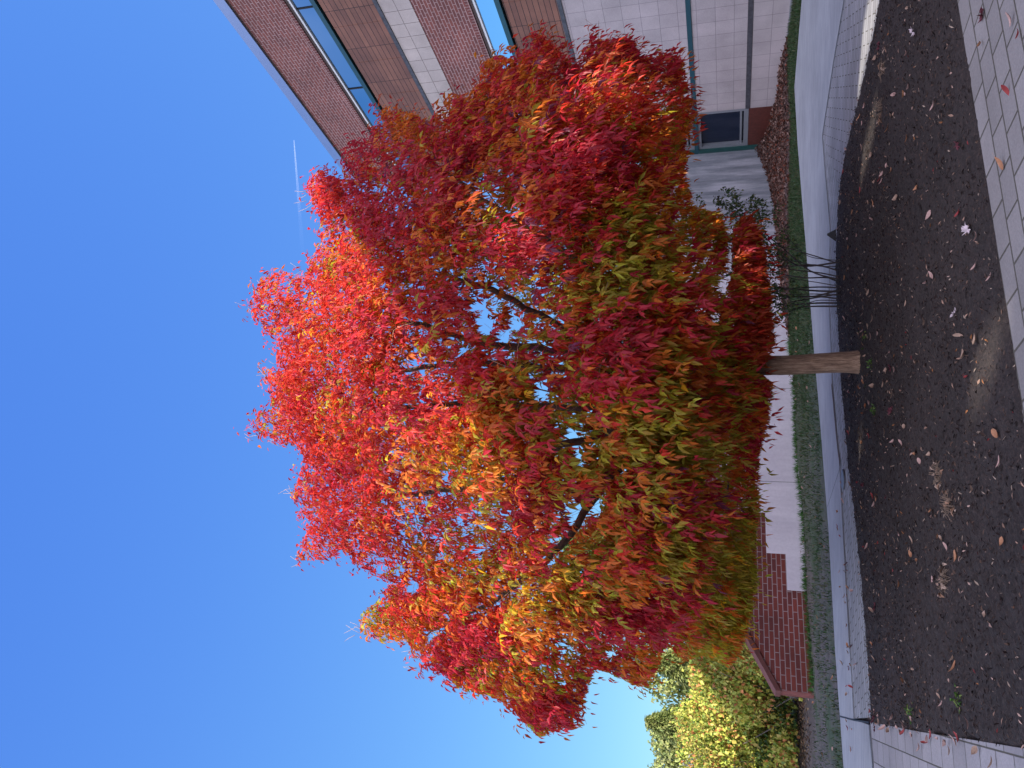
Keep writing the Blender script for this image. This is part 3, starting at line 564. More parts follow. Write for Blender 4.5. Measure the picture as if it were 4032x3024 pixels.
# leaf colours by place in the crown: R red-orange, C crimson, O orange, G olive green, Y yellow, P purple
PAL = np.array([(.60,.044,.026),(.48,.026,.046),(.62,.17,.022),(.40,.33,.030),(.82,.44,.03),(.22,.04,.09),(.46,.065,.022)])
ANC = [ # x, y, weights R C O G Y P D
 (640,700,[8,1,1.5,0,0,.2,0]),(700,900,[7,2,1.5,0,.2,.2,0]),(620,850,[8,2,1,0,0,.3,0]),(700,1100,[5,5,1,0,0,.6,0]),(800,1250,[4,5,1.5,0,0,.6,0]),(900,1300,[5,3,4,.2,0,.2,0]),
 (800,420,[2,8,.6,0,0,1,0]),(700,420,[7,3,1,0,0,.3,0]),(860,270,[.5,2.5,4,1,0,.4,2]),(780,340,[1,8,.5,0,0,1,0]),(1000,260,[1,4,3,.3,0,.5,2]),(1080,170,[2,4,3,0,0,.5,1]),(1250,130,[2,4,2,0,0,.6,3]),(1400,200,[3,3,3,.3,0,.3,3]),
 (900,600,[5,4,2,0,0,.5,0]),(1000,450,[1,4,4,1,0,.5,1]),(1150,300,[1.5,4,3,.5,0,.8,1]),(1250,450,[2,4,3.5,.8,0,.5,0]),(1350,350,[3,3,4,.5,.3,.2,0]),(1440,300,[6,3,3,0,.5,0,0]),(1420,450,[2,1,4,1,2.5,0,0]),
 (1050,600,[1,3,4,1,.2,.3,1]),(1150,520,[1,4,4,1,0,.4,0]),(1200,620,[3,6,1.5,.6,0,.8,0]),(1290,600,[.5,3,3,4,0,.3,0]),(1350,650,[.3,.6,3,7,.2,0,0]),(1400,560,[.5,.5,4,6,.2,0,0]),(1500,520,[.3,.3,4,3.5,.5,0,2]),(1330,780,[2,5,2,3,.6,.2,0]),(1250,740,[5,6,2,.5,.5,.5,0]),
 (1480,680,[3,1,5,2,1,0,0]),(1500,640,[1,.5,4,5,1,0,0]),(1400,800,[.3,.3,3,7,.5,0,0]),(1480,800,[.5,1,5,3,0,0,1]),(1560,760,[2,3,4,1,0,0,3]),(1620,560,[2,.6,2,0,0,0,7]),(1620,700,[2,1,1,0,0,.2,7]),(1550,900,[1,4,4,2,0,.6,1]),
 (1050,1000,[3,1,4,2,1.6,0,0]),(980,960,[5,1.5,3,.5,1.6,0,0]),(1000,870,[5,3,3,.5,1,0,0]),(1120,880,[1,5,2.5,4,0,.3,0]),(1120,1200,[2,1,4,1,5,0,0]),(1150,1080,[3,6,2,1,.5,.4,0]),(1200,960,[1,1.5,3,4,0,0,0]),(1090,1060,[3,5,2,1,1,0,0]),
 (950,1150,[4,4,3,1,.6,.3,0]),(1000,1250,[4,1.5,4,.5,.6,.2,0]),(1050,1400,[4,4,2.5,.5,0,.6,0]),(1180,1500,[4,3,3,.8,0,.5,2]),(1230,1400,[2,2.5,4,2,0,.6,0]),(1300,1250,[1,4,4,3,0,1,0]),(1400,1300,[1,5,3.5,3,0,1,0]),
 (1400,1100,[.8,4,4,4,0,1,0]),(1300,1000,[.8,4,3,4,0,.6,0]),(1480,1200,[.6,3.5,4,5,0,1,0]),(1440,960,[.2,1,3,8,.3,0,0]),(1550,1050,[.3,.8,3.5,7,.6,.1,0]),(1560,1300,[.5,2,4,5,.5,.3,0]),(1610,1200,[.1,.4,3,7,1.5,0,0]),(1620,1000,[.6,.8,5,2.5,.4,0,1]),(1600,1380,[.5,1.5,4,5,1,0,0]),(1400,1430,[2,3,4,1,0,.3,1])]
AXY = np.array([(a[0], a[1]) for a in ANC], float); AW = np.array([a[2] for a in ANC], float); AW = AW * np.array([1.2, .85, 1.1, 1.3, .8, .7, 1.]); AW /= AW.sum(1)[:, None]
def pick(qx, qy, inner):
    dd = (AXY[:, 0][None] - qx[:, None]) ** 2 + (AXY[:, 1][None] - qy[:, None]) ** 2; wt = 1 / (dd + 900) ** 2; w_ = (wt @ AW) / wt.sum(1)[:, None]
    w_ = w_.copy(); w_[:, 0] *= (1 - .3 * inner); w_[:, 1] *= (1 - .75 * inner); w_[:, 5] *= (1 - .9 * inner); w_[:, 2] *= (1 + 1.0 * inner); w_[:, 3] *= (1 + 1.2 * inner)
    w_ /= w_.sum(1)[:, None]; return w_
pd_ = np.abs(d) / (T + 1e-6); inner_s = 1 - np.clip(pd_, 0, 1) ** 2
W_s = pick(q[:, 0], q[:, 1], inner_s)
GAPS = [(1045,700,22,32),(1085,728,20,14),(1110,700,16,20),(1020,660,14,12),(1165,845,22,26),(1140,812,10,10),(1228,940,13,20),(1243,985,12,28),(1185,690,8,8),(960,1030,10,14),(985,1010,8,9),(900,850,8,10),(905,720,7,12),(1075,560,7,9),(1125,410,8,10),
 (1240,1110,26,22),(1215,1170,14,22),(1265,1185,14,10),(1285,1095,18,20),(890,1265,16,22),(950,1200,7,12),(1440,1405,14,16),(1005,925,8,12),(1130,905,6,6),(1060,960,6,6),(1285,690,5,6),(1310,1415,10,12),(1165,760,8,8),(995,760,10,16),(1385,640,4,5),(1569,555,11,70),(1537,690,14,18),(1556,625,13,22),(1500,430,14,18),(1578,790,8,10)]
def build_foliage(name, P, W_s, seeds, leaves_per, mt):
    Bs, As, Ns, Ls, Ws, Cs = [], [], [], [], [], []
    n = len(P); outw = P - ctr; outw[:, 2] *= .8; outw /= np.linalg.norm(outw, axis=1)[:, None]
    cum = W_s.cumsum(1)
    u1 = snoise(P, .9, 2, 2); u1 = np.argsort(np.argsort(u1)) / n; u2 = np.clip(u1 + rng.normal(size=n) * .10, 0, .999)
    ordr = np.array([1, 5, 0, 6, 2, 4, 3]); cumo = W_s[:, ordr].cumsum(1)      # neighbouring sprays share a hue: crimson, red, orange, yellow, olive in that order
    pick1 = ordr[(u2[:, None] > cumo).sum(1).clip(0, 6)]
    for kf in range(leaves_per):
        o = P + rng.normal(size=(n, 3)) * np.array((.15, .15, .12))
        rd = outw * .55 + rand_dir(n) * .75 + np.array((0, 0, -.35)); rd /= np.linalg.norm(rd, axis=1)[:, None]
        u3 = np.clip(u2 + rng.normal(size=n) * .13 - .10 * ((o - P) * outw).sum(1) / .13, 0, .999)
        pk = np.where(rng.uniform(size=n) < .9, ordr[(u3[:, None] > cumo).sum(1).clip(0, 6)], (rng.uniform(size=(n, 1)) > cum).sum(1).clip(0, 6))
        nrm = outw * .7 + np.array((0, 0, .55)) + rng.normal(size=(n, 3)) * .28
        _, nn, sd_ = frames(rd, nrm)
        for m_, (tpos, side) in enumerate(((.25, 1), (.25, -1), (.6, 1), (.6, -1), (1., 0))):
            a = rd * (.7 if side else 1.) + sd_ * side * .62 + np.array((0, 0, -.55)) + rng.normal(size=(n, 3)) * .30
            b0 = o + rd * (.13 * tpos); l = rng.uniform(.055, .108, n) * (1.08 if side == 0 else 1) * (1 - .18 * np.clip((P[:, 2] - 4) / 3, 0, 1))
            nv = nn + rng.normal(size=(n, 3)) * .35
            cc = PAL[pk] * rng.uniform(.72, 1.28, (n, 1)); cc = cc * (1 + rng.normal(size=(n, 3)) * np.array((.04, .14, .12))); 
            Bs.append(b0); As.append(a); Ns.append(nv); Ls.append(l); Ws.append(l * rng.uniform(.30, .44, n)); Cs.append(np.clip(cc, .004, .9))
    B = np.concatenate(Bs); px, py = project(B); keep = np.ones(len(B), bool)
    for gx, gy, ax, ay in GAPS:
        rr = ((px - gx) / ax) ** 2 + ((py - gy) / ay) ** 2; keep &= ~(rr < rng.uniform(.45, 1.5, len(B)))
    An = np.concatenate(As); An = An / np.linalg.norm(An, axis=1)[:, None]; tx, ty = project(B + (An + [0, 0, -.2]) * np.concatenate(Ls)[:, None])
    rag = rng.uniform(size=len(B)) < np.where((py < 330) | (px < 1000), .16, .07)
    keep &= inpoly(px, py, OUT) | ((edgedist(px, py, OUT) < 20) & rag); keep &= inpoly(tx, ty, OUT) | (edgedist(tx, ty, OUT) < 5) | rag
    # the crown is open along the upper leaders, so the limbs show between the sprays
    LPt = np.array([p for p, r_ in LIMBPTS]); lx, ly = project(LPt); sel = (lx > 860) & (lx < 1340); lx, ly, lyy = lx[sel], ly[sel], LPt[sel, 1]
    md = np.full(len(B), 1e9)
    for x_, y_, yy_ in zip(lx, ly, lyy): md = np.where(B[:, 1] < yy_ + .1, np.minimum(md, np.hypot(px - x_, py - y_)), md)
    opn = snoise(np.c_[px, py, px * 0] / 100., .8, 44, 2); keep &= ~((md < 13) & (opn > -.25) & (rng.uniform(size=len(B)) < .93))
    f = lambda a: np.concatenate(a)[keep]
    print('leaflets', keep.sum())
    return leaf_cloud(name, f(Bs) - toff, f(As), f(Ns), f(Ls), f(Ws), f(Cs), mt, tree)
build_foliage('foliage', P, W_s, None, 15, M['leaf'])
# bare twig tips standing out of the crown
for (a, b_0) in [(530,665),(545,640),(560,800),(525,935),(620,590),(640,430),(575,960),(775,1365),(625,1210),(880,1440),(1000,1490),(1110,1545),(615,1060),(1200,95),(1270,75),(1050,140),(880,1400),(1160,70),(745,1365),(960,205)]:
    for k in range(4):
        p0 = P3(a + 22, b_0 + rng.normal() * 8, rng.normal() * .25); dr = np.array((rng.normal() * .35, rng.normal() * .3, 1.)) if a < 900 else np.array((np.sign(829 - b_0) * .9, rng.normal() * .3, rng.normal() * .35 + .2))
        L = rng.uniform(.12, .26); tw.tube([p0 - toff, p0 + dr * L * .5 - toff, p0 + dr * L + rng.normal(size=3) * .03 - toff], [.0035, .0028, .002], 3)
tag(tw.build('twigs', M['twig'], tree, True), kind='stuff')

# ------------------------------------------------------------------ leafy thicket, far trees, house behind the left end of the wall
def ellip_cloud(name, blobs, n, size, pal, probs, matl, parent, org, flat=.4, wr=(.6, .9), shell=.5, ragged=.25):
    bl = np.array(blobs, float); vol = (bl[:, 3] * bl[:, 4] * bl[:, 5]) ** (2 / 3); k = rng.choice(len(bl), n, p=vol / vol.sum())
    dr = rand_dir(n); rr = shell + (1 - shell) * rng.uniform(size=n) ** .6; rr = rr * (1 + ragged * snoise(dr * 1.3 + bl[k, :3], .5, 17, 3))
    B = bl[k, :3] + dr * bl[k, 3:6] * rr[:, None]; ok = B[:, 2] > .1; B, dr = B[ok], dr[ok]; n = len(B)
    pal = np.array(pal, float); cl = snoise(B, .55, 30, 2); ci = rng.choice(len(pal), n, p=probs); c = pal[ci] * (1 + .25 * cl[:, None]) * rng.uniform(.7, 1.3, (n, 1))
    l = rng.uniform(*size, n); A = rand_dir(n) * .8 + [0, 0, -.4]; Nn = dr * .7 + rand_dir(n) * .7 + [0, 0, flat]
    return leaf_cloud(name, B - np.array(org), A, Nn, l, l * rng.uniform(*wr, n), np.clip(c, .003, .9), matl, parent)
def stems(name, org, n, spread, h, r, matl, parent, lean=.25, seg=5):
    b_ = MB()
    for _ in range(n):
        x, y = rng.normal() * spread[0], rng.normal() * spread[1]; hh = h * rng.uniform(.6, 1.1); p = Vector((x, y, -.1)); pts_ = [p]
        dx, dy = rng.normal() * lean, rng.normal() * lean
        for k in range(6): p = p + Vector((dx * hh / 6 + rng.normal() * .05, dy * hh / 6 + rng.normal() * .05, hh / 6)); pts_.append(p)
        rr = r * rng.uniform(.5, 1.3); b_.tube(pts_, [rr * (1 - .12 * i) for i in range(7)], seg)
    return b_.build(name, matl, parent, True)
YG = [(.46, .48, .09), (.33, .40, .07), (.50, .42, .10), (.16, .26, .04), (.50, .20, .07)]
vines = [((-7.3, 19.6), 2.5, 'vine covered bush with yellow green leaves just past the sloping wall end', .30), ((-9.6, 20.6), 2.7, 'tall tangle of yellow and green vine leaves left of the wall end bush', .10), ((-12.2, 21.2), 2.8, 'broad leafy vine thicket at the lower corner of the photo beside the house', .10), ((-6.0, 22.5), 3.3, 'bush with an orange tinged top behind the sloping brick wall', .45)]
for (x, y), h, lab, og in vines:
    r_ = empty('vine_thicket', (x, y, 0), label=lab, cat='bush', group='leafy thickets behind the wall end')
    bl = []
    for i in range(44):
        zz = rng.uniform(.15, h); bl.append((x + rng.normal() * .8, y + rng.normal() * .7, zz, rng.uniform(.4, .75), rng.uniform(.4, .75), rng.uniform(.3, .55)))
    p_ = np.array([.34, .26, .2, .14, .06]); p_[4] += og * .3; p_ /= p_.sum()
    ellip_cloud('foliage', bl, 20000, (.06, .12), YG, p_, M['gleaf'], r_, (x, y, 0), shell=.3)
    blo = [(x + rng.normal() * .9, y - .5 + rng.normal() * .4, rng.uniform(.1, .8), .5, .4, .35) for _ in range(9)]; ellip_cloud('shaded_undergrowth', blo, 3500, (.05, .10), [(.05, .11, .03), (.08, .13, .03), (.20, .18, .05)], [.5, .3, .2], M['gleaf'], r_, (x, y, 0), shell=.2)  # low leaves coloured darker to deepen the shade under the thicket
    stems('stem', None, 16, (.8, .6), h * .8, .016, M['greystem'], r_, .3)
o = scatter_flat('thicket_litter', [(-7.0, 16.3), (-6.4, 18.5), (-8, 20.5), (-14, 21), (-14, 16.2), (-9.5, 16.6)], 3500, (.05, .10), (.4, .7), .02, [(.10, .06, .04), (.20, .14, .08), (.05, .04, .03)], [.4, .3, .3]); tag(o, 'dead leaves on the dark soil under the thicket', 'leaves', kind='stuff')
# conifers and broad trees far behind
def conifer(x, y, h, r0, lab, pal, n=9000):
    r_ = empty('conifer', (x, y, 0), label=lab, cat='conifer', group='conifers far behind the court')
    b_ = MB(); b_.tube([(0, 0, -.2), (0, 0, h * .5), (0, 0, h * .97)], [.22, .13, .02], 7); b_.build('trunk', M['bark2'], r_, True)
    t_ = rng.uniform(0.05, 1, n) ** .8; lay = np.round(t_ * 16 + rng.uniform(-.25, .25, n)) / 16 * .6 + t_ * .4; an = rng.uniform(0, 6.28, n); lob = 1 + .22 * np.sin(an * 5 + lay * 40) + .12 * np.sin(an * 9 - lay * 60)
    rr = r0 * (1 - lay) ** .85 * lob * rng.uniform(.35, 1, n) ** .5 + .04; z = lay * h - .18 * rr + rng.normal(size=n) * .10
    B = np.c_[np.cos(an) * rr, np.sin(an) * rr, z]; A = np.c_[np.cos(an), np.sin(an), np.full(n, -.15)] + rng.normal(size=(n, 3)) * .35
    l = rng.uniform(.22, .42, n); pal = np.array(pal); c = pal[rng.choice(len(pal), n)] * rng.uniform(.7, 1.3, (n, 1))
    leaf_cloud('needles', B, A, rand_dir(n) * .5 + [0, 0, 1], l, l * .28, c, M['gleaf'], r_, fold=.3, droop=.1)
GC = [(.27, .32, .10), (.35, .37, .14), (.18, .24, .08)]
conifer(-19.5, 44, 6.1, 2.6, 'yellowish conifer above the thicket nearest the corner of the photo', GC)
conifer(-16.4, 45, 5.9, 2.4, 'rounded conifer top rising over the middle of the thicket', GC)
conifer(-13.4, 43, 5.3, 2.2, 'small conifer top over the orange tinged bush', GC)
conifer(-8.2, 38, 9.8, 3.2, 'tall green conifer seen through gaps in the red tree', [(.22, .30, .10), (.30, .38, .14), (.15, .22, .08)], 14000)
conifer(-11.0, 36, 6.2, 1.3, 'dark green narrow evergreen beside the drooping red twigs', [(.02, .05, .02), (.03, .07, .025)], 5000)
r_ = empty('background_tree', (-22.5, 52, 0), label='broad distant tree with pale yellow green crown behind the conifers', cat='tree')
ellip_cloud('crown', [(-22.5 + rng.normal() * 2, 52 + rng.normal(), rng.uniform(3, 6), 1.6, 1.6, 1.3) for _ in range(12)], 9000, (.2, .34), GC, [.4, .4, .2], M['gleaf'], r_, (-22.5, 52, 0)); stems('trunk', None, 1, (.01, .01), 4, .2, M['bark2'], r_, .02)
# house gable
hs_ = empty('house', (-22.8, 40, 0), R(12), label='pale house with white trimmed sloping roof showing behind the thicket', cat='house')
b_ = MB(); b_.prism([(-5, 0), (2.6, 0), (2.6, 3.2), (-1.2, 5.6), (-5, 3.2)], 0, 8); b_.build('wall', plain('house_wall', (.55, .50, .42), .8), hs_)
b_ = MB(); b_.prism([(-5.4, 3.0), (-1.2, 5.65), (3.0, 3.0), (3.0, 3.14), (-1.2, 5.82), (-5.4, 3.14)], -.35, 8.3); b_.build('roof', plain('house_roof', (.16, .15, .15), .9), hs_)
b_ = MB(); b_.prism([(-5.4, 2.86), (-1.2, 5.5), (3.0, 2.86), (3.0, 3.04), (-1.2, 5.70), (-5.4, 3.04)], -.40, -.36); b_.build('rake_board', M['white'], hs_)
b_ = MB(); b_.box(-.3, .9, -.06, -.01, 1.2, 2.6); w_ = b_.build('window', M['glass_dark'], hs_); b_ = MB(); b_.box(-.4, 1.0, -.04, -.005, 1.1, 2.7); b_.build('frame', M['white'], w_)

# ------------------------------------------------------------------ shrub with many dark stems
SB = at(1808 * K, 628 * K, 12.1); sx, sy = float(SB[0]), 12.1
shr = empty('shrub', (sx, sy, 0), label='sparse shrub of many dark upright stems with small green leaves and dried berries', cat='shrub')
def SP(px, py, D): p = at(px * K, py * K, D); return Vector(p) - Vector((sx, sy, 0))
STM = [[(1812,562),(1780,560),(1740,550),(1700,510),(1680,470),(1655,450)],[(1810,575),(1770,575),(1720,565),(1680,560),(1650,540),(1600,500)],[(1812,585),(1760,572),(1700,575),(1650,570),(1580,540),(1530,480)],
 [(1812,598),(1775,590),(1700,580),(1640,560),(1570,530),(1520,455)],[(1812,612),(1790,600),(1740,600),(1690,592),(1660,575),(1600,470),(1590,430)],[(1812,622),(1770,620),(1700,625),(1640,640),(1560,650),(1500,660)],
 [(1812,630),(1760,628),(1690,622),(1620,610),(1560,580)],[(1812,638),(1750,635),(1690,640),(1640,655),(1560,690)],[(1812,645),(1750,640),(1690,645),(1630,665),(1540,710)],[(1810,655),(1760,655),(1700,662),(1650,690),(1590,730)],
 [(1808,662),(1750,662),(1715,668),(1680,690),(1640,712)],[(1812,566),(1740,575),(1700,560),(1640,500),(1560,440)],[(1812,604),(1750,585),(1690,535),(1650,500),(1640,460),(1620,440)],[(1812,635),(1750,645),(1700,655),(1660,665),(1600,680)],[(1812,570),(1770,556),(1715,540),(1665,528),(1600,520)],[(1811,618),(1765,610),(1705,600),(1650,585),(1600,560)],[(1811,626),(1760,640),(1700,640),(1655,628),(1600,620)],[(1810,650),(1760,650),(1715,672),(1670,700),(1630,728)]]
LB = []; LP = []
for i, st_ in enumerate(STM):
    D0 = 12.1 + rng.normal() * .08; pts_ = []
    for k, (a, c) in enumerate(st_): pts_.append(SP(a, c, D0 + k * rng.normal() * .10))
    pts_ = resample(pts_, .08); pts_[0][2] = -.05; n = len(pts_); b_ = MB(); r0 = rng.uniform(.007, .015)
    b_.tube(pts_, [r0 * (1 - .8 * k / n) for k in range(n)], 6)
    for k in range(int(n * .35), n, 2):
        dd = Vector(rand_dir(1)[0]) * .5 + Vector((.2, 0, .4)); L = rng.uniform(.12, .4); p = Vector(pts_[k]); e_ = p + dd * L; mid = (p + e_) / 2 + Vector(rng.normal(size=3) * .03)
        b_.tube([p, mid, e_], [.0045, .003, .0018], 4)
        for u_ in (.3, .5, .7, .9, 1.): 
            if rng.uniform() < .25 + .75 * k / n: LB.append(p.lerp(e_, u_))
        if k > n * .6: LP.append(e_)
    b_.build('stem', M['stem'], shr, True)
LB = np.array([tuple(x) for x in LB]); LB = np.concatenate([LB + rng.normal(size=LB.shape) * .035 for _ in range(7)]); n = len(LB)
leaf_cloud('leaves', LB, rand_dir(n) + [0, 0, -.1], rand_dir(n) + [0, -.3, .8], rng.uniform(.035, .065, n), rng.uniform(.02, .035, n), np.array([(.05, .10, .03), (.09, .15, .05), (.16, .18, .05), (.05, .04, .03)])[rng.choice(4, n, p=[.4, .3, .2, .1])], M['gleaf'], shr)
BP = np.array([tuple(x) for x in LP]); BP = np.concatenate([BP + rng.normal(size=BP.shape) * .03 for _ in range(3)]); n = len(BP)
leaf_cloud('berries', BP, rand_dir(n), rand_dir(n), np.full(n, .024), np.full(n, .022), np.tile((.05, .018, .016), (n, 1)), M['dry'], shr, fold=.5)['kind'] = 'stuff'

# ------------------------------------------------------------------ small things on the ground
cv = empty('round_cover', (-1.37, 11.72, .03), label='round grey metal access cover set at the seam of slab and pavers', cat='access cover')
def disc(r, z0, z1, seg=32): b_ = MB(); b_.slab([(r * math.cos(6.2832 * i / seg), r * math.sin(6.2832 * i / seg)) for i in range(seg)], z0, z1); return b_
disc(.146, -.01, .010).build('rim', M['flash'], cv); l_ = disc(.138, .013, .020).build('lid', M['cover'], cv); b_ = MB(); b_.box(-.03, .03, -.006, .006, .021, .026); b_.build('lifting_bar', M['frame'], l_)
p_ = at(3292, 935, 12.75); b_ = MB(); b_.add([(-.09, 0, 0), (.10, -.02, 0), (.06, .08, 0), (.02, .02, .13), (.05, .05, .12)], [(0, 1, 3), (1, 2, 4, 3), (2, 0, 3, 4), (0, 2, 1)]); o = b_.build('black_wedge', M['black']); o.location = (p_[0], 12.6, .02); tag(o, 'small black wedge shaped object at the edge of the pavers behind the mulch', 'wedge_object')  # plain black wedge of unknown use at the paver edge

MP = [(0,-.02),(.012,.06)]
def leafmesh(kind, col):
    """fallen leaves: kind 0 ash leaflet, 1 lobed maple leaf, 2 oval curled leaf"""
    if kind == 1:
        o_ = []
        for a, r_ in [(-90,.16),(-70,.55),(-60,.35),(-40,.9),(-22,.5),(-5,.95),(8,.55),(28,1.0),(40,.55),(62,.75),(75,.5),(90,1.1)]: o_.append((a, r_))
        o_ += [(180 - a, r_) for a, r_ in o_[-2:0:-1]]
        v = [(0, 0, .0)] + [(.055 * r_ * math.cos(R(a)), .055 * r_ * math.sin(R(a)), .012 * math.sin(a * .12) + .012 * r_) for a, r_ in o_]; f = [(0, i, i % (len(v) - 1) + 1) for i in range(1, len(v))]
    else:
        wv = .016 if kind == 0 else .026; L = .052 if kind == 0 else .045; N_ = 8; v = []; f = []
        for i in range(N_ + 1):
            u_ = i / N_; w2 = wv * math.sin(math.pi * u_ ** .8) ** .8 + .001; x = (u_ - .5) * 2 * L; z = .004 + .02 * (2 * u_ - 1) ** 2
            v += [(x, -w2, z + w2 * .7), (x, 0, z), (x, w2, z + w2 * .5)]
        for i in range(N_): f += [(3 * i, 3 * i + 3, 3 * i + 4, 3 * i + 1), (3 * i + 1, 3 * i + 4, 3 * i + 5, 3 * i + 2)]
        v.append((L + .03, 0, .02)); v.append((L + .03, .002, .02)); f.append((3 * N_ + 1, len(v) - 2, len(v) - 1))
    me = bpy.data.meshes.new('fallen_leaf'); me.from_pydata(v, [], f); me.materials.append(plain('leaf_' + str(len(bpy.data.materials)), col, .75, 0, .25, 40)); return me
TAN, PINK, ORG, RED, PALE, DKR = (.27, .18, .13), (.36, .23, .20), (.30, .14, .07), (.24, .03, .03), (.50, .42, .44), (.09, .015, .025)
kinds = {'tan': ([leafmesh(0, TAN), leafmesh(2, TAN)], 'tan curled'), 'pink': ([leafmesh(0, PINK), leafmesh(2, PINK)], 'pinkish'), 'orange': ([leafmesh(0, ORG), leafmesh(2, ORG)], 'orange brown'), 'red': ([leafmesh(0, RED), leafmesh(1, DKR)], 'dark red'), 'pale': ([leafmesh(1, PALE)], 'pale lobed')}
def drop(kind, x, y, z, place, grp, lab=None, sc=1.0):
    ms, nm = kinds[kind]; o = bpy.data.objects.new('fallen_leaf', random.choice(ms)); COL.objects.link(o); o.location = (x, y, z); s_ = sc * random.uniform(.62, 1.05)
    o.scale = (s_, s_, s_); o.rotation_euler = (random.gauss(0, .3), random.gauss(0, .3), random.uniform(0, 6.28)); tag(o, lab or f'small {nm} fallen leaf lying on {place}', 'leaf', grp)
q_ = in_poly_pts(MULCH, 900); q_ = q_[(q_[:, 1] > 4.7) & (np.abs(q_[:, 0]) < .55 * q_[:, 1])]
for i, (x, y) in enumerate(q_[:150]):
    kd = random.choices(['tan', 'pink', 'orange', 'red'], [5, 4, 2, 1.3])[0]; drop(kd, x, y, .04, 'the dark mulch', f'{kinds[kd][1]} leaves on the mulch')
for (x, y, kd, lab) in [(3811, 904, 'pale', 'large pale lobed maple leaf on the mulch beside the front pavers'), (3597, 125, 'pale', 'pale lobed maple leaf on the mulch near the top edge of the photo'), (3760, 1232, 'pale', 'small pale lobed maple leaf midway between the tree and the front pavers'),
        (3762, 2630, 'orange', 'big orange leaf lying alone on bare soil in the lower right of the photo'), (3775, 2190, 'orange', 'orange leaf with a pale tail standing on bare mulch near a dark damp patch'), (3772, 570, 'red', 'bright dark red leaf on mulch close to the front paver edge')]:
    g_ = ray(x, y); t_ = (.045 - CAM_Z) / g_[2]; drop(kd, g_[0] * t_, g_[1] * t_, .05, '', 'single out fallen leaves', lab, 1.0)
for px, py, kd in [(4015, 130, 'red'), (3965, 350, 'red'), (3945, 640, 'orange'), (3868, 60, 'red'), (3985, 70, 'pink'), (3865, 170, 'orange')]:
    g_ = ray(px, py); t_ = (.03 - CAM_Z) / g_[2]; drop(kd, g_[0] * t_, g_[1] * t_, .032, 'the front pavers', 'leaves on the front pavers', f'{["dark red","orange brown","pinkish"][["red","orange","pink"].index(kd)]} fallen leaf lying on the front pavers')
for i in range(26):
    t_ = i / 26 + random.uniform(0, .04); x = -3.95 + 1.6 * t_ ** 1.0; y = 9.55 - 4.2 * t_; drop(random.choice(['pink', 'tan', 'red', 'pink']), x + random.gauss(.06, .07), y + random.gauss(0, .05), .045, 'the mulch along the side paving edge', 'leaves along the side paving edge')
for i in range(34):
    t_ = random.random(); a_ = (-1.5 - 3.2 * t_, 12.0 - .95 * t_ * 1.1); kd = random.choice(['red', 'tan', 'orange', 'pink'])
    drop(kd, a_[0] + random.gauss(0, .25), a_[1] + random.gauss(-.1, .35), .045, 'the pale walk', 'leaves on the pale walk')
for i in range(14): drop(random.choice(['red', 'orange', 'pink']), random.uniform(-8, -4.8), random.uniform(9.0, 10.8), .04, 'the end slab and side paving', 'leaves on the end slab')
ql = in_poly_pts(TURF, 400); ql = ql[(ql[:, 0] < 1.5) & (ql[:, 0] > -9)][:70]
for x, y in ql: kd = random.choice(['tan', 'orange', 'pink']); drop(kd, x, y, .09, 'the thin grass strip', 'leaves on the grass strip')
# dried plant clumps on the mulch
for i, (px, py, lab) in enumerate([(3480, 270, 'dried tan plant clump with curled stalks at the back of the mulch'), (3470, 430, 'smaller clump of dry pale stalks beside the sunlit mulch patch'), (3740, 1985, 'dry grassy clump with pale leaves in the middle of the mulch'), (3725, 2290, 'clump of dry pinkish leaves and stalks left of centre on the mulch'), (3700, 1870, 'flat scatter of dry pale stalks near the middle mulch clump')]):
    g_ = ray(px, py); t_ = (.03 - CAM_Z) / g_[2]; b_ = MB(); X_, Y_ = g_[0] * t_, g_[1] * t_
    for k in range(34):
        a = random.uniform(0, 6.28); L = random.uniform(.03, .11); dx, dy = math.cos(a), math.sin(a); p0 = Vector((dx * .03, dy * .03, .0))
        b_.tube([p0, p0 + Vector((dx * L * .5, dy * L * .5, random.uniform(.02, .07))), p0 + Vector((dx * L + random.gauss(0, .03), dy * L + random.gauss(0, .03), random.uniform(.0, .03)))], [.003, .0025, .001], 4)
    r_ = empty('dried_clump', (X_, Y_, .02), label=lab, cat='dried plant', group='dried plant clumps on the mulch'); b_.build('stalks', plain('stalk%d' % i, (.17, .12, .085), .9, 0, .3, 30), r_)
    n = 14; leaf_cloud('dry_leaves', np.c_[rng.normal(size=(n, 2)) * .06, rng.uniform(.0, .04, n)], rand_dir(n) * [1, 1, .3], rand_dir(n) * .5 + [0, 0, 1], rng.uniform(.05, .09, n), rng.uniform(.02, .04, n), np.array([(.38, .28, .22), (.30, .18, .12)])[rng.choice(2, n)], M['dry'], r_)
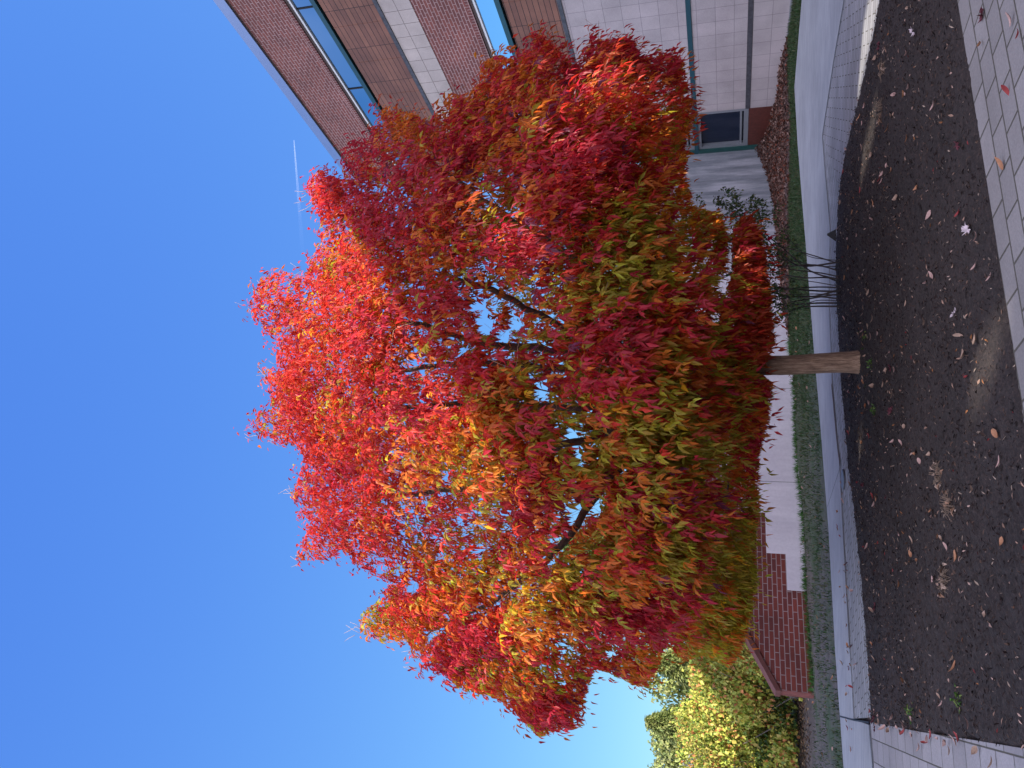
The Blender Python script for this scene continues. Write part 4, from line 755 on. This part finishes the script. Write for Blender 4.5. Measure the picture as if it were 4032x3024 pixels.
# small green weeds by the trunk and edge
for (px, py, lab) in [(3420, 1330, 'small green weed on the mulch right of the trunk base'), (3440, 1430, 'low green weed in leaf litter before the trunk'), (3450, 1610, 'green sprig with a red leaf on the mulch left of the trunk'), (3600, 2810, 'yellow green weed near the corner of side paving and mulch'), (3790, 2760, 'mossy green tuft by the side paving edge')]:
    g_ = ray(px, py); t_ = (.02 - CAM_Z) / g_[2]; n = 22; B = np.c_[rng.normal(size=(n, 2)) * .035, rng.uniform(.01, .05, n)]
    r_ = empty('weed', (g_[0] * t_, g_[1] * t_, .02), label=lab, cat='weed', group='small weeds in the mulch'); leaf_cloud('leaves', B, rand_dir(n) + [0, 0, .3], rand_dir(n) * .4 + [0, 0, 1], rng.uniform(.03, .06, n), rng.uniform(.015, .03, n), np.array([(.08, .18, .03), (.14, .2, .04)])[rng.choice(2, n)], M['gleaf'], r_)

# ------------------------------------------------------------------ condensation trail high in the sky
m, t, b = mat('trail'); tc = N(t, 'TexCoord'); sp = N(t, 'SeparateXYZ'); t.links.new(tc.outputs['Generated'], sp.inputs[0])
tb = N(t, 'BsdfTransparent'); df = N(t, 'BsdfDiffuse'); df.inputs[0].default_value = (.9, .9, .9, 1); tl = N(t, 'BsdfTranslucent'); tl.inputs[0].default_value = (.9, .9, .9, 1); ax = N(t, 'AddShader'); t.links.new(df.outputs[0], ax.inputs[0]); t.links.new(tl.outputs[0], ax.inputs[1])
mx = N(t, 'MixShader'); lw_ = N(t, 'LayerWeight', i_Blend=.5); iv = N(t, 'Math', operation='SUBTRACT', i_0=1.0); t.links.new(lw_.outputs['Facing'], iv.inputs[1])
a0 = at(635 * K, 303 * K, 6000); a1 = at(655 * K, 560 * K, 6000); dirx = 1 if a0[0] > a1[0] else -1
rp = ramp(t, sp.outputs[0], [(0, (0, 0, 0)), (.35, (.008,) * 3), (.7, (.05,) * 3), (1, (.12,) * 3)]); mu = N(t, 'Math', operation='MULTIPLY'); t.links.new(rp.outputs[0], mu.inputs[0]); t.links.new(iv.outputs[0], mu.inputs[1])
t.links.new(mu.outputs[0], mx.inputs[0]); t.links.new(tb.outputs[0], mx.inputs[1]); t.links.new(ax.outputs[0], mx.inputs[2]); t.links.new(mx.outputs[0], t.nodes['Material Output'].inputs[0])
b_ = MB(); nseg = 24; b_.tube([Vector(a0).lerp(Vector(a1), i / nseg) for i in range(nseg + 1)], [3 + 17 * (i / nseg) ** .8 for i in range(nseg + 1)], 16)
o = b_.build('vapour_trail', m, smooth=True); tag(o, 'thin white vapour trail fading across the clear blue sky', 'vapour trail', kind='stuff')
